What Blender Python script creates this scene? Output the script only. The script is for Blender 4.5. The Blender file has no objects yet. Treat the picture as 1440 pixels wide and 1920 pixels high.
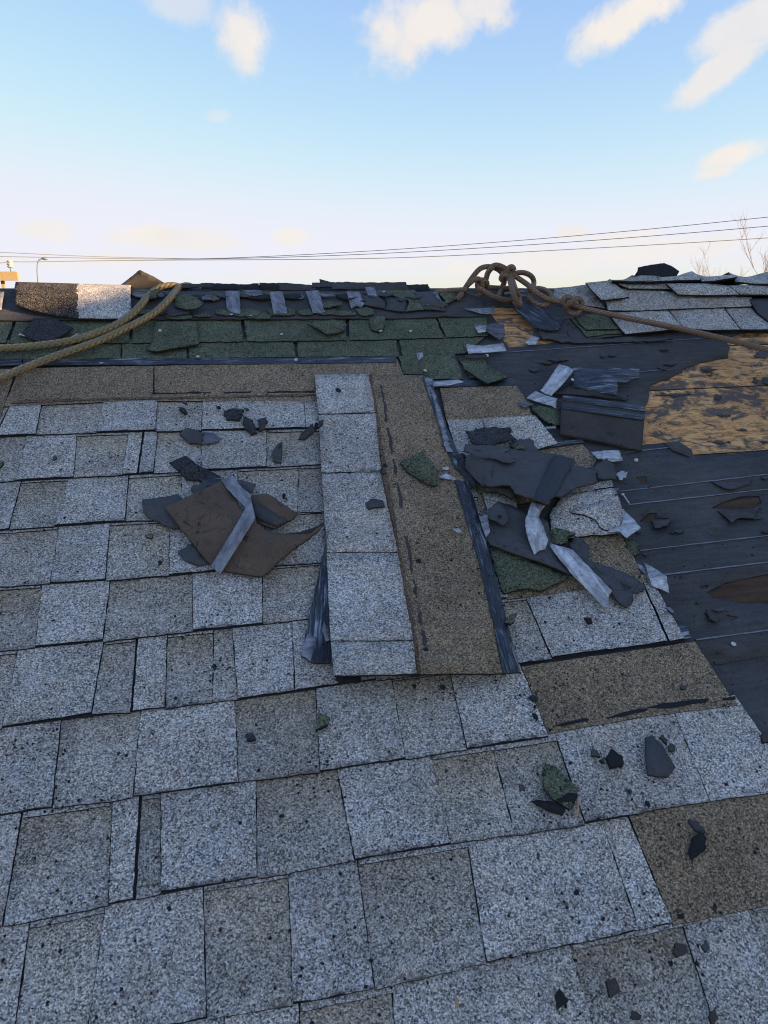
import bpy, math, random
from mathutils import Vector, Matrix, noise, geometry
random.seed(7)
R = math.radians
scene = bpy.context.scene
COL = scene.collection

# ------------------------------------------------------------------ camera
# roof frame: u along the courses, v up the slope, w off the surface (metres)
RC = Matrix(((0.9772940308572211, -0.19467535748677064, 0.08365334684424183),
             (-0.07196448577482023, -0.6762926584277462, -0.7331093731114735),
             (0.19929247361104904, 0.7104433442183338, -0.6749464901885627)))
CAM = Vector((0.0, -1.4055659184018097, 1.0362604315747))
FPX = 1400.0
PITCH = R(26.565)
EYE_Z = 5.6
RF = Matrix(((1, 0, 0), (0, math.cos(PITCH), -math.sin(PITCH)), (0, math.sin(PITCH), math.cos(PITCH))))
ORIGIN = Vector((0, 0, EYE_Z)) - Vector((0, 0, (RF @ CAM).z))
ROOF = Matrix.Translation(ORIGIN) @ RF.to_4x4()
cam = bpy.data.cameras.new('camera')
cam_o = bpy.data.objects.new('camera', cam)
COL.objects.link(cam_o)
cv = Matrix(((1, 0, 0), (0, -1, 0), (0, 0, -1)))
cam_o.matrix_world = Matrix.Translation(ROOF @ CAM) @ (RF @ RC.transposed() @ cv).to_4x4()
cam.sensor_fit = 'VERTICAL'
cam.sensor_height = 36.0
cam.lens = FPX / 1920.0 * 36.0
cam.clip_start = 0.02
cam.clip_end = 6000
scene.camera = cam_o
scene.render.resolution_x, scene.render.resolution_y = 768, 1024

# ------------------------------------------------------------------ light
SUN_AZ, SUN_EL = 117.0, 11.0          # azimuth from +Y towards +X, elevation
SKY_STRENGTH = 0.15
scene.view_settings.view_transform = 'Standard'
scene.view_settings.look = 'None'
scene.view_settings.gamma = 1
scene.view_settings.use_curve_mapping = False
scene.view_settings.exposure = 1.6
try:
    scene.cycles.filter_width = 1.1
    scene.cycles.use_denoising = True
    scene.cycles.max_bounces = 6
except Exception:
    pass
sun = bpy.data.lights.new('sun', 'SUN')
sun.energy = 4.2
sun.angle = R(0.5)
sun.color = (1.0, 0.68, 0.36)
sun_o = bpy.data.objects.new('sun', sun)
COL.objects.link(sun_o)
sd = Vector((math.cos(R(SUN_EL)) * math.sin(R(SUN_AZ)), math.cos(R(SUN_EL)) * math.cos(R(SUN_AZ)), math.sin(R(SUN_EL))))
sun_o.rotation_euler = sd.to_track_quat('Z', 'Y').to_euler()
sun_o.location = (30, 10, 40)


def ray_roof(x, y):
    d = RC.transposed() @ Vector(((x - 720) / FPX, (y - 960) / FPX, 1.0))
    return d


def ray_world(x, y):
    return (RF @ ray_roof(x, y)).normalized()


world = bpy.data.worlds.new('World')
scene.world = world
world.use_nodes = True
wt = world.node_tree
wt.nodes.clear()


class NT:
    """small node-graph writer"""
    def __init__(s, tree): s.t = tree
    def n(s, typ, **kw):
        nd = s.t.nodes.new(typ)
        for k, v in kw.items(): setattr(nd, k, v)
        return nd
    def put(s, sock, v):
        if isinstance(v, bpy.types.NodeSocket): s.t.links.new(v, sock)
        elif v is not None: sock.default_value = v
    def math(s, op, a, b=None, c=None, clamp=False):
        nd = s.n('ShaderNodeMath', operation=op, use_clamp=clamp)
        for i, v in enumerate((a, b, c)): s.put(nd.inputs[i], v)
        return nd.outputs[0]
    def vmath(s, op, a, b=None):
        nd = s.n('ShaderNodeVectorMath', operation=op)
        s.put(nd.inputs[0], a); s.put(nd.inputs[1], b)
        return nd.outputs['Value'] if op in ('DOT_PRODUCT', 'LENGTH') else nd.outputs['Vector']
    def mix(s, f, a, b, blend='MIX'):
        nd = s.n('ShaderNodeMix', data_type='RGBA', blend_type=blend)
        s.put(nd.inputs[0], f); s.put(nd.inputs[6], a); s.put(nd.inputs[7], b)
        return nd.outputs[2]
    def ramp(s, f, stops, interp='LINEAR'):
        nd = s.n('ShaderNodeValToRGB'); cr = nd.color_ramp; cr.interpolation = interp
        while len(cr.elements) < len(stops): cr.elements.new(0.5)
        for e, (p, c) in zip(cr.elements, stops):
            e.position = p; e.color = (c, c, c, 1) if isinstance(c, (int, float)) else (*c[:3], 1)
        s.put(nd.inputs[0], f)
        return nd.outputs[0]
    def mrange(s, v, a, b, c=0.0, d=1.0, smooth=False):
        nd = s.n('ShaderNodeMapRange')
        if smooth: nd.interpolation_type = 'SMOOTHSTEP'
        s.put(nd.inputs[0], v)
        for i, q in enumerate((a, b, c, d)): nd.inputs[i + 1].default_value = q
        return nd.outputs[0]
    def noise(s, vec, scale, detail=4, rough=0.55, dist=0.0):
        nd = s.n('ShaderNodeTexNoise')
        s.put(nd.inputs['Vector'], vec); nd.inputs['Scale'].default_value = scale
        nd.inputs['Detail'].default_value = detail; nd.inputs['Roughness'].default_value = rough
        nd.inputs['Distortion'].default_value = dist
        return nd.outputs[0]
    def voro(s, vec, scale, rnd=1.0, out='Color'):
        nd = s.n('ShaderNodeTexVoronoi')
        s.put(nd.inputs['Vector'], vec); nd.inputs['Scale'].default_value = scale
        nd.inputs['Randomness'].default_value = rnd
        return nd.outputs
    def mapping(s, vec, scale=(1, 1, 1), rot=(0, 0, 0), loc=(0, 0, 0)):
        nd = s.n('ShaderNodeMapping')
        s.put(nd.inputs['Vector'], vec)
        nd.inputs['Location'].default_value = loc; nd.inputs['Rotation'].default_value = rot; nd.inputs['Scale'].default_value = scale
        return nd.outputs[0]


W = NT(wt)
sky = W.n('ShaderNodeTexSky', sky_type='NISHITA', sun_disc=False)
sky.sun_elevation = R(SUN_EL)
sky.sun_rotation = R(SUN_AZ)
sky.air_density = 1.0
sky.dust_density = 0.15
sky.ozone_density = 3.0
tc = W.n('ShaderNodeTexCoord')
dirv = tc.outputs['Generated']
cn1 = W.noise(dirv, 9.0, 6, 0.6, 0.4)
cn2 = W.noise(dirv, 30.0, 5, 0.6)
cnz = W.math('ADD', W.math('MULTIPLY', cn1, 0.72), W.math('MULTIPLY', cn2, 0.28))
# clouds: centre, half width, half height (photo pixels), tilt, softness, density
CLOUDS = [((458, 62), 58, 62, -20, .9), ((350, 8), 60, 34, 10, .5), ((800, 45), 130, 66, -14, .95), ((890, 5), 80, 36, -18, .85),
          ((1180, 35), 92, 36, -22, 1.0), ((1408, 40), 80, 38, -22, .8), ((1345, 138), 84, 26, -32, .85), ((1372, 290), 62, 24, -16, 1.0), ((1345, 322), 42, 16, -10, .9),
          ((330, 450), 118, 22, 3, .7), ((285, 440), 44, 16, 0, .9), ((85, 432), 46, 22, 0, .75), ((545, 443), 36, 17, 0, .9), ((1075, 436), 26, 13, 0, .8), ((410, 218), 26, 12, 0, .3),
          ((180, 490), 150, 16, 0, .45), ((640, 500), 180, 15, -2, .4), ((1000, 492), 210, 20, -4, .6), ((1290, 462), 230, 24, -6, .65), ((1180, 445), 70, 14, -4, .6),
          ((-260, 200), 120, 50, -20, .9), ((1760, 120), 160, 60, -25, .9), ((-700, 80), 200, 70, 10, .8), ((2300, 200), 260, 70, -20, .8), ((700, -380), 180, 90, -20, .9), ((60, -260), 130, 70, 15, .8)]
cover = None
for (cx, cy), sx, sy, tilt, dens in CLOUDS:
    c = ray_world(cx, cy)
    r0 = c.cross(Vector((0, 0, 1))).normalized()
    u0 = r0.cross(c).normalized()
    a = R(-tilt)
    rr = (r0 * math.cos(a) + u0 * math.sin(a)); uu = (-r0 * math.sin(a) + u0 * math.cos(a))
    px = 1.0 / FPX
    A = W.vmath('DOT_PRODUCT', dirv, tuple(rr / (sx * px * 1.04)))
    B = W.vmath('DOT_PRODUCT', dirv, tuple(uu / (sy * px * 1.04)))
    d = W.math('SQRT', W.math('ADD', W.math('MULTIPLY', A, A), W.math('MULTIPLY', B, B)))
    d = W.math('ADD', d, W.math('MULTIPLY', W.math('SUBTRACT', cnz, 0.5), 3.0))
    m = W.mrange(d, 1.02, 0.38, 0.0, dens, True)
    front = W.math('GREATER_THAN', W.vmath('DOT_PRODUCT', dirv, tuple(c)), 0.2)
    m = W.math('MULTIPLY', m, front)
    cover = m if cover is None else W.math('MAXIMUM', cover, m)
gam = W.n('ShaderNodeGamma')
W.put(gam.inputs[0], sky.outputs[0]); gam.inputs[1].default_value = 0.82
sepc = W.n('ShaderNodeSeparateColor'); W.put(sepc.inputs[0], W.mix(1.0, gam.outputs[0], (0.94, 0.845, 0.98, 1), 'MULTIPLY'))
comb = W.n('ShaderNodeCombineColor')
for ch, cap in enumerate((1.88, 1.90, 2.10)):       # soft shoulder, the same for the whole sky
    W.put(comb.inputs[ch], W.math('SMOOTH_MIN', sepc.outputs[ch], cap, 0.75))
bal = comb.outputs[0]
ccol = W.mix(W.noise(dirv, 14.0, 4), (1.86, 1.75, 1.70, 1), (2.20, 2.04, 1.86, 1))
skyc = W.mix(cover, bal, ccol)
bg = W.n('ShaderNodeBackground')
bg.inputs[1].default_value = SKY_STRENGTH
wt.links.new(skyc, bg.inputs[0])
wo = W.n('ShaderNodeOutputWorld')
wt.links.new(bg.outputs[0], wo.inputs[0])


# ------------------------------------------------------------------ materials
def new_mat(name):
    m = bpy.data.materials.new(name)
    m.use_nodes = True
    t = m.node_tree
    t.nodes.clear()
    g = NT(t)
    b = g.n('ShaderNodeBsdfPrincipled')
    o = g.n('ShaderNodeOutputMaterial')
    t.links.new(b.outputs[0], o.inputs[0])
    oc = g.n('ShaderNodeTexCoord').outputs['Object']
    oi = g.n('ShaderNodeObjectInfo')
    off = g.math('MULTIPLY', oi.outputs['Random'], 37.0)
    vec = g.vmath('ADD', oc, None)
    cx = g.n('ShaderNodeCombineXYZ')
    for i in range(3): g.put(cx.inputs[i], off)
    g.t.links.new(cx.outputs[0], vec.node.inputs[1])
    return m, g, b, vec, oi, oc


def bump(g, b, h, strength, dist=0.002):
    nd = g.n('ShaderNodeBump')
    nd.inputs['Strength'].default_value = strength
    nd.inputs['Distance'].default_value = dist
    g.put(nd.inputs['Height'], h)
    g.t.links.new(nd.outputs[0], b.inputs['Normal'])


def granule(name, base=None, dark=(0.02, 0.02, 0.02), light=1.9, tan=(0.32, 0.22, 0.13), tan_amt=0.10, dark_amt=0.20, wear=0.5, contrast=1.0):
    """mineral granules: each little cell has its own colour; base colour from the object when None"""
    m, g, b, vec, oi, oc = new_mat(name)
    bc = oi.outputs['Color'] if base is None else (*base, 1)
    v1 = g.voro(vec, 470.0)
    v2 = g.voro(vec, 900.0)
    sep = g.n('ShaderNodeSeparateColor'); g.put(sep.inputs[0], v1['Color'])
    sep2 = g.n('ShaderNodeSeparateColor'); g.put(sep2.inputs[0], v2['Color'])
    cl = g.noise(vec, 240.0, 3, 0.7)
    wearn = g.noise(vec, 11.0, 6, 0.68)
    mott = g.noise(vec, 38.0, 4, 0.65)
    r = g.math('ADD', g.math('MULTIPLY', sep.outputs[0], 0.66), g.math('MULTIPLY', sep2.outputs[0], 0.34))
    r = g.math('ADD', r, g.math('MULTIPLY', g.math('SUBTRACT', cl, 0.5), 0.5 * contrast))
    r = g.math('ADD', r, g.math('MULTIPLY', g.math('SUBTRACT', wearn, 0.5), wear * .7))
    r = g.math('ADD', r, g.math('MULTIPLY', g.math('SUBTRACT', mott, 0.5), wear * .55))
    gain = g.ramp(r, [(0.0, 0.10), (dark_amt, 0.20), (dark_amt + 0.14, 0.62), (0.55, 0.98), (0.72, 1.32), (0.90, light)])
    col = g.mix(1.0, bc, gain, 'MULTIPLY')
    warm = g.mrange(g.noise(vec, 15.0, 4, 0.6), 0.46, 0.68, 0, 0.55)
    col = g.mix(warm, col, g.mix(1.0, col, (1.02, 0.90, 0.76, 1), 'MULTIPLY'))
    big = g.noise(vec, 4.5, 4, 0.6)
    col = g.mix(1.0, col, g.ramp(big, [(0.25, 0.74), (0.5, 1.0), (0.75, 1.14)]), 'MULTIPLY')
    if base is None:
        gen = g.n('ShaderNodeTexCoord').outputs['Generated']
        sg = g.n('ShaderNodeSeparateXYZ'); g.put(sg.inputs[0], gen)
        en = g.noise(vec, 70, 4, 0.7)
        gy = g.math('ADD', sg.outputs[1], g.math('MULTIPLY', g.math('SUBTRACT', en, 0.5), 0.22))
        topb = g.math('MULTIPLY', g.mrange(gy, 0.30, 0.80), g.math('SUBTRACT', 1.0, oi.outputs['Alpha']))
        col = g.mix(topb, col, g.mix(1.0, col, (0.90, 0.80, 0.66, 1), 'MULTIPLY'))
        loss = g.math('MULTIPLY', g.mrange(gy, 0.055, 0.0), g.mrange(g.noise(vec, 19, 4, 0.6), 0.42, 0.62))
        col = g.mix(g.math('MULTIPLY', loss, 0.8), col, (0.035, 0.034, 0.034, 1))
    tsel = g.math('GREATER_THAN', sep2.outputs[1], 1.0 - tan_amt)
    col = g.mix(g.math('MULTIPLY', tsel, 0.75), col, (*tan, 1))
    g.put(b.inputs['Base Color'], col)
    b.inputs['Roughness'].default_value = 0.92
    b.inputs['Specular IOR Level'].default_value = 0.25
    h = g.math('ADD', g.math('MULTIPLY', v1['Distance'], -0.7), g.math('MULTIPLY', r, 1.0))
    bump(g, b, h, 0.75, 0.0022)
    return m


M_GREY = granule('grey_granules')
M_BROWN = granule('brown_granules', (0.31, 0.222, 0.138), light=2.5, tan=(0.40, 0.31, 0.20), tan_amt=0.16, dark_amt=0.22, wear=0.35)
M_GREEN = granule('green_granules', (0.138, 0.146, 0.090), light=2.0, tan=(0.16, 0.20, 0.12), tan_amt=0.12, dark_amt=0.2, wear=0.7)
M_RUST = granule('rust_stained_granules', (0.21, 0.128, 0.082), light=1.8, tan=(0.34, 0.2, 0.12), tan_amt=0.1, dark_amt=0.24, wear=0.8)
M_DARKGRAN = granule('dark_granules', (0.056, 0.056, 0.06), light=1.8, tan=(0.12, 0.11, 0.10), tan_amt=0.06, dark_amt=0.2, wear=0.4)
M_BALDGRAN = granule('half_bald_granules', (0.04, 0.036, 0.034), light=6.0, tan=(0.42, 0.33, 0.24), tan_amt=0.10, dark_amt=0.34, wear=0.9)


def plain(name, c1, c2, scale=30, rough=0.85, bstr=0.4, fine=300, spec=0.3, stretch=(1, 1, 1), fine_amt=0.35, bdist=0.002):
    m, g, b, vec, oi, oc = new_mat(name)
    sv = g.mapping(vec, stretch)
    n1 = g.noise(sv, scale, 5, 0.6)
    n2 = g.noise(sv, fine, 3, 0.6)
    f = g.math('ADD', g.math('MULTIPLY', n1, 1.0 - fine_amt), g.math('MULTIPLY', n2, fine_amt))
    col = g.mix(g.mrange(f, 0.3, 0.7), (*c1, 1), (*c2, 1))
    g.put(b.inputs['Base Color'], col)
    g.put(b.inputs['Roughness'], g.mrange(n1, 0.3, 0.7, rough - 0.1, min(1, rough + 0.08)))
    b.inputs['Specular IOR Level'].default_value = spec
    bump(g, b, f, bstr, bdist)
    return m, g, b, vec, col


M_ASPH, *_ = plain('black_asphalt', (0.008, 0.008, 0.009), (0.028, 0.027, 0.027), 60, 0.8, 0.6)
M_UNDER, *_ = plain('shingle_backing', (0.010, 0.010, 0.011), (0.05, 0.048, 0.045), 160, 0.9, 0.7)


def back_mat(name, c1, c2, dust, scr=0.5, fib=0.5, rough=0.75):
    """the smooth asphalt back of a shingle: mottled, sanded, scuffed, with pale dust and scratches"""
    m, g, b, vec, oi, oc = new_mat(name)
    n1 = g.noise(vec, 13, 6, 0.65)
    n2 = g.noise(vec, 380, 3, 0.7)
    n3 = g.noise(vec, 60, 4, 0.65)
    f = g.math('ADD', g.math('ADD', g.math('MULTIPLY', n1, 0.4), g.math('MULTIPLY', n2, 0.35)), g.math('MULTIPLY', n3, 0.25))
    col = g.mix(g.mrange(f, 0.36, 0.64), (*c1, 1), (*c2, 1))
    s1 = g.mrange(g.noise(g.mapping(vec, (26, 300, 80), (0, 0, 0.5)), 1.0, 3, 0.6), 0.64, 0.70, 0, scr)
    s1 = g.math('MULTIPLY', s1, g.mrange(g.noise(vec, 18, 3, 0.5), 0.48, 0.62))
    col = g.mix(s1, col, (*dust, 1))
    sp = g.mrange(g.noise(vec, 520, 1, 0.5), 0.70, 0.74, 0, fib)
    col = g.mix(sp, col, (*dust, 1))
    dk = g.mrange(g.noise(vec, 27, 5, 0.7, 0.5), 0.60, 0.66, 0, 0.75)
    col = g.mix(dk, col, tuple(x * 0.35 for x in c1) + (1,))
    crn = g.math('ABSOLUTE', g.math('SUBTRACT', g.noise(vec, 17, 3, 0.5, 1.2), 0.5))
    cr = g.math('MULTIPLY', g.mrange(crn, 0.012, 0.0), g.mrange(n1, 0.48, 0.6))
    col = g.mix(g.math('MULTIPLY', cr, 0.6), col, tuple(x * 0.4 for x in c1) + (1,))
    f = g.math('SUBTRACT', g.math('ADD', f, g.math('MULTIPLY', g.noise(vec, 9, 3, .5), 1.2)), g.math('MULTIPLY', cr, .4))
    g.put(b.inputs['Base Color'], col)
    g.put(b.inputs['Roughness'], g.mrange(n3, 0.3, 0.7, rough - 0.2, rough + 0.15))
    b.inputs['Specular IOR Level'].default_value = 0.35
    bump(g, b, f, 0.8, 0.003)
    return m


M_SLATE = back_mat('smooth_black_back', (0.040, 0.038, 0.038), (0.112, 0.104, 0.100), (0.16, 0.165, 0.18), 0.5, 0.25, 0.7)
M_BACK = back_mat('brown_sanded_back', (0.066, 0.043, 0.028), (0.185, 0.122, 0.078), (0.30, 0.22, 0.14), 0.35, 0.6, 0.8)
M_BACKDK = back_mat('dark_brown_back', (0.033, 0.028, 0.025), (0.085, 0.069, 0.057), (0.22, 0.20, 0.19), 0.3, 0.3, 0.75)


def tar_mat():
    m, g, b, vec, oi, oc = new_mat('tar_strip')
    n1 = g.noise(g.mapping(vec, (3.5, 60, 20)), 3.0, 5, 0.65, 0.3)
    n2 = g.noise(vec, 14, 4, 0.6)
    n3 = g.noise(g.mapping(vec, (18, 230, 30)), 2.0, 3, 0.6)
    s = g.math('MULTIPLY', g.mrange(n1, 0.52, 0.62), g.mrange(n2, 0.42, 0.62))
    s = g.math('ADD', s, g.math('MULTIPLY', g.mrange(n3, 0.56, 0.66), 0.25), clamp=True)
    g.put(b.inputs['Base Color'], g.mix(s, (0.020, 0.022, 0.028, 1), (0.36, 0.40, 0.44, 1)))
    b.inputs['Roughness'].default_value = 0.38
    bump(g, b, g.math('ADD', n3, s), 0.5, 0.002)
    return m


M_TAR = tar_mat()


def felt_mat():
    m, g, b, vec, oi, oc = new_mat('tar_paper')
    n1 = g.noise(vec, 5, 6, 0.65)
    n2 = g.noise(vec, 300, 3, 0.7)
    n3 = g.noise(g.mapping(vec, (1, 6, 1)), 16, 6, 0.7)
    wr = g.noise(g.mapping(vec, (2.2, 9, 3)), 1.0, 4, 0.55, 0.7)
    f = g.math('ADD', g.math('ADD', g.math('MULTIPLY', n1, 0.35), g.math('MULTIPLY', n2, 0.3)), g.math('MULTIPLY', n3, 0.35))
    col = g.mix(g.mrange(f, 0.38, 0.62), (0.034, 0.031, 0.030, 1), (0.108, 0.098, 0.090, 1))
    sp = g.math('GREATER_THAN', g.noise(vec, 130, 2, 0.5), 0.69)
    col = g.mix(g.math('MULTIPLY', sp, 0.6), col, (0.006, 0.006, 0.007, 1))
    du = g.math('MULTIPLY', g.mrange(g.noise(vec, 210, 3, 0.6), 0.62, 0.70), g.mrange(g.noise(vec, 7, 4, 0.6), 0.46, 0.62))
    col = g.mix(g.math('MULTIPLY', du, 0.6), col, (0.16, 0.155, 0.15, 1))
    rip = g.math('MULTIPLY', g.mrange(g.noise(g.mapping(vec, (9, 40, 10)), 1.0, 5, 0.65, 1.0), 0.655, 0.675), g.mrange(n1, 0.45, 0.6))
    col = g.mix(g.math('MULTIPLY', rip, 0.8), col, (0.04, 0.022, 0.014, 1))
    g.put(b.inputs['Base Color'], col)
    b.inputs['Roughness'].default_value = 0.72
    b.inputs['Specular IOR Level'].default_value = 0.3
    bump(g, b, g.math('ADD', g.math('MULTIPLY', f, .4), g.math('MULTIPLY', wr, 2.2)), 0.7, 0.006)
    return m


M_FELT = felt_mat()


def film_mat(name, amt, dirt, c=(0.60, 0.60, 0.66)):
    m, g, b, vec, oi, oc = new_mat(name)
    n1 = g.noise(g.mapping(vec, (30, 70, 30)), 1.0, 5, 0.65)
    n2 = g.noise(vec, 120, 4, 0.65)
    n3 = g.noise(vec, 24, 4, 0.6)
    dm = g.math('MULTIPLY', g.mrange(g.math('ADD', g.math('MULTIPLY', n2, 0.5), g.math('MULTIPLY', n3, 0.5)), 0.5, 0.62), dirt)
    wh = g.mix(g.mrange(g.noise(g.mapping(vec, (14, 55, 30)), 1.0, 5, 0.7, .5), .40, .62), tuple(x * .62 for x in c) + (1,), tuple(min(1, x * 1.22) for x in c) + (1,))
    g.put(b.inputs['Base Color'], g.mix(dm, wh, (0.05, 0.045, 0.05, 1)))
    b.inputs['Roughness'].default_value = 0.2
    b.inputs['Specular IOR Level'].default_value = 0.7
    al = g.math('ADD', g.mrange(n1, 0.35, 0.65, amt - 0.12, amt + 0.16), g.math('MULTIPLY', dm, 0.2), clamp=True)
    g.put(b.inputs['Alpha'], al)
    crk = g.noise(vec, 75, 3, 0.6, 0.8)
    bump(g, b, g.math('ADD', n1, crk), 0.7, 0.005)
    return m


M_TAPE = film_mat('white_release_film', 0.78, 0.55, (0.70, 0.69, 0.70))
M_TAPE2 = film_mat('clear_release_film', 0.46, 0.4, (0.58, 0.56, 0.60))
M_FILM = film_mat('dirty_clear_film', 0.36, 0.5, (0.42, 0.42, 0.46))


def wood_mat(name, residue):
    m, g, b, vec, oi, oc = new_mat(name)
    gr = g.noise(g.mapping(vec, (3, 60, 60)), 1.0, 6, 0.6, 0.6)
    fine = g.noise(g.mapping(vec, (12, 260, 200)), 1.0, 4, 0.6)
    blot = g.noise(vec, 5.0, 4, 0.6)
    col = g.ramp(gr, [(0.3, (0.52, 0.18, 0.045)), (0.48, (0.88, 0.385, 0.105)), (0.62, (0.90, 0.50, 0.18)), (0.75, (0.60, 0.25, 0.07))])
    col = g.mix(g.mrange(fine, 0.4, 0.7, 0, 0.35), col, (0.55, 0.40, 0.22, 1))
    col = g.mix(g.mrange(blot, 0.5, 0.75, 0, 0.6), col, (0.24, 0.10, 0.035, 1))
    r1 = g.noise(g.mapping(vec, (15, 24, 12)), 1.0, 9, 0.74, 0.7)
    r2 = g.noise(g.mapping(vec, (3.2, 6, 5)), 1.0, 4, 0.6, 0.8)
    rr = g.math('ADD', g.math('MULTIPLY', r1, 0.66), g.math('MULTIPLY', r2, 0.34))
    msk = g.mrange(rr, residue - .012, residue + 0.04)
    r3 = g.mrange(g.noise(g.mapping(vec, (26, 120, 40)), 1.0, 6, 0.7, 0.6), 0.53, 0.61, 0, 0.8)
    msk = g.math('MAXIMUM', msk, r3)
    fl = g.noise(g.mapping(vec, (30, 55, 30), (0, 0, .4)), 1.0, 5, 0.7, 1.5)
    col = g.mix(g.mrange(fl, 0.52, 0.66, 0, .6), col, (0.46, 0.20, 0.06, 1))
    col = g.mix(g.mrange(fl, 0.44, 0.36, 0, .7), col, (0.82, 0.52, 0.22, 1))
    col = g.mix(g.math('MULTIPLY', msk, .92), col, (0.07, 0.062, 0.058, 1))
    g.put(b.inputs['Base Color'], col)
    b.inputs['Roughness'].default_value = 0.8
    bump(g, b, g.math('ADD', gr, g.math('MULTIPLY', msk, 0.8)), 0.5, 0.003)
    return m


M_WOOD = wood_mat('bare_deck_board', 0.50)
M_WOODDK, *_ = plain('rotten_deck_wood', (0.030, 0.018, 0.011), (0.135, 0.075, 0.042), 9, 0.9, 0.6, 90, stretch=(1, 7, 1))


def rope_mat(name, c1, c2, c3, stripes=True):
    m, g, b, vec, oi, oc = new_mat(name)
    uv = g.n('ShaderNodeTexCoord').outputs['UV']
    sp = g.n('ShaderNodeSeparateXYZ'); g.put(sp.inputs[0], uv)
    u, v = sp.outputs[0], sp.outputs[1]
    h1 = g.math('SINE', g.math('MULTIPLY', g.math('ADD', g.math('MULTIPLY', u, 1.0), g.math('MULTIPLY', v, 4.0)), 6.2832))
    h2 = g.math('SINE', g.math('MULTIPLY', g.math('SUBTRACT', g.math('MULTIPLY', u, 1.0), g.math('MULTIPLY', v, 4.0)), 6.2832))
    h = g.math('MAXIMUM', h1, h2)
    band = g.math('SINE', g.math('MULTIPLY', g.math('ADD', g.math('MULTIPLY', v, 2.0), g.math('MULTIPLY', u, 0.012)), 6.2832))
    tick = g.math('MULTIPLY', g.mrange(band, -0.35, 0.0), g.mrange(h1, -0.45, 0.1))
    col = g.mix(tick, (*c1, 1), (*c2, 1))
    n = g.noise(vec, 40, 4, 0.6)
    col = g.mix(g.mrange(n, 0.5, 0.75, 0, 0.6), col, (*c3, 1))
    col = g.mix(g.mrange(h, -0.2, -0.9, 0, 0.4), col, (0.02, 0.02, 0.02, 1))
    g.put(b.inputs['Base Color'], col)
    b.inputs['Roughness'].default_value = 0.85
    bump(g, b, h, 0.5, 0.0015)
    return m


M_ROPE = rope_mat('striped_braid', (0.24, 0.20, 0.115), (0.62, 0.32, 0.095), (0.46, 0.29, 0.12))
M_ROPE2 = rope_mat('rusty_braid', (0.215, 0.135, 0.09), (0.33, 0.19, 0.10), (0.14, 0.12, 0.085))


def simple(name, c, rough=0.6, metal=0.0):
    return plain(name, tuple(x * 0.82 for x in c), tuple(min(1, x * 1.15) for x in c), 25, rough, 0.2, 200)[0]


M_NAIL = simple('galvanised_nail', (0.55, 0.53, 0.48), 0.5)
M_CHALK = simple('chalk', (0.22, 0.225, 0.24), 0.9)
M_RIB, *_ = plain('ribbed_black_band', (0.020, 0.021, 0.025), (0.062, 0.063, 0.070), 5, 0.6, 0.5, 30, stretch=(1.5, 26, 10))
M_WIRE = simple('cable_sheath', (0.17, 0.17, 0.17), 0.6)
M_POLE = simple('weathered_timber', (0.42, 0.30, 0.16), 0.85)
M_PORC = simple('porcelain', (0.55, 0.50, 0.45), 0.4)
M_STEEL = simple('painted_steel', (0.24, 0.25, 0.26), 0.5)
M_BARK = simple('bare_twigs', (0.34, 0.24, 0.17), 0.9)
M_WALL = simple('wall_siding', (0.42, 0.40, 0.36), 0.8)
M_GROUND, *_ = plain('dry_grass', (0.05, 0.055, 0.025), (0.11, 0.10, 0.05), 0.4, 0.95, 0.3, 6)
M_CHIP = simple('pale_wood_chip', (0.5, 0.33, 0.16), 0.8)


# ------------------------------------------------------------------ geometry helpers
def P(x, y, w=0.012):
    d = ray_roof(x, y)
    s = (w - CAM.z) / d.z
    return CAM + d * s


def PV(x, y, v):
    d = ray_roof(x, y)
    s = (v - CAM.y) / d.y
    return CAM + d * s


def PY(x, y, dist):
    """world point on the ray at a horizontal distance in +Y from the camera"""
    d = ray_world(x, y)
    return (ROOF @ CAM) + d * (dist / d.y)


def PT(p, w):
    if isinstance(p, Vector): return p
    if len(p) == 2: return P(p[0], p[1], w)
    if p[2] == 'v': return PV(p[0], p[1], p[3])
    return P(p[0], p[1], p[2])


HOUSE = bpy.data.objects.new('house', None)
COL.objects.link(HOUSE)
HOUSE.location = (0.3, -1.2, 0)
HOUSE['label'] = 'house whose half stripped shingle roof fills the lower picture'
HOUSE['category'] = 'house'
HOUSE_INV = Matrix.Translation(-HOUSE.location)


def tag(o, label=None, cat=None, group=None, kind=None):
    if label: o['label'] = label
    if cat: o['category'] = cat
    if group: o['group'] = group
    if kind: o['kind'] = kind
    return o


def link(name, mesh, mats, mw, parent=None):
    o = bpy.data.objects.new(name, mesh)
    for m in mats: mesh.materials.append(m)
    COL.objects.link(o)
    if parent is None:
        o.matrix_world = mw
    else:
        o.parent = parent
        inv = HOUSE_INV if parent is HOUSE else PARENT_INV[parent.name]
        o.matrix_local = inv @ mw
    return o


PARENT_INV = {}


def empty(name, pos_roof, label, cat, group=None):
    o = bpy.data.objects.new(name, None)
    COL.objects.link(o)
    mw = ROOF @ Matrix.Translation(pos_roof)
    o.matrix_world = mw
    PARENT_INV[o.name] = mw.inverted()
    return tag(o, label, cat, group)


def inside(p, poly):
    x, y = p
    c = False
    j = len(poly) - 1
    for i in range(len(poly)):
        xi, yi = poly[i][0], poly[i][1]; xj, yj = poly[j][0], poly[j][1]
        if (yi > y) != (yj > y) and x < (xj - xi) * (y - yi) / (yj - yi) + xi: c = not c
        j = i
    return c


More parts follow.
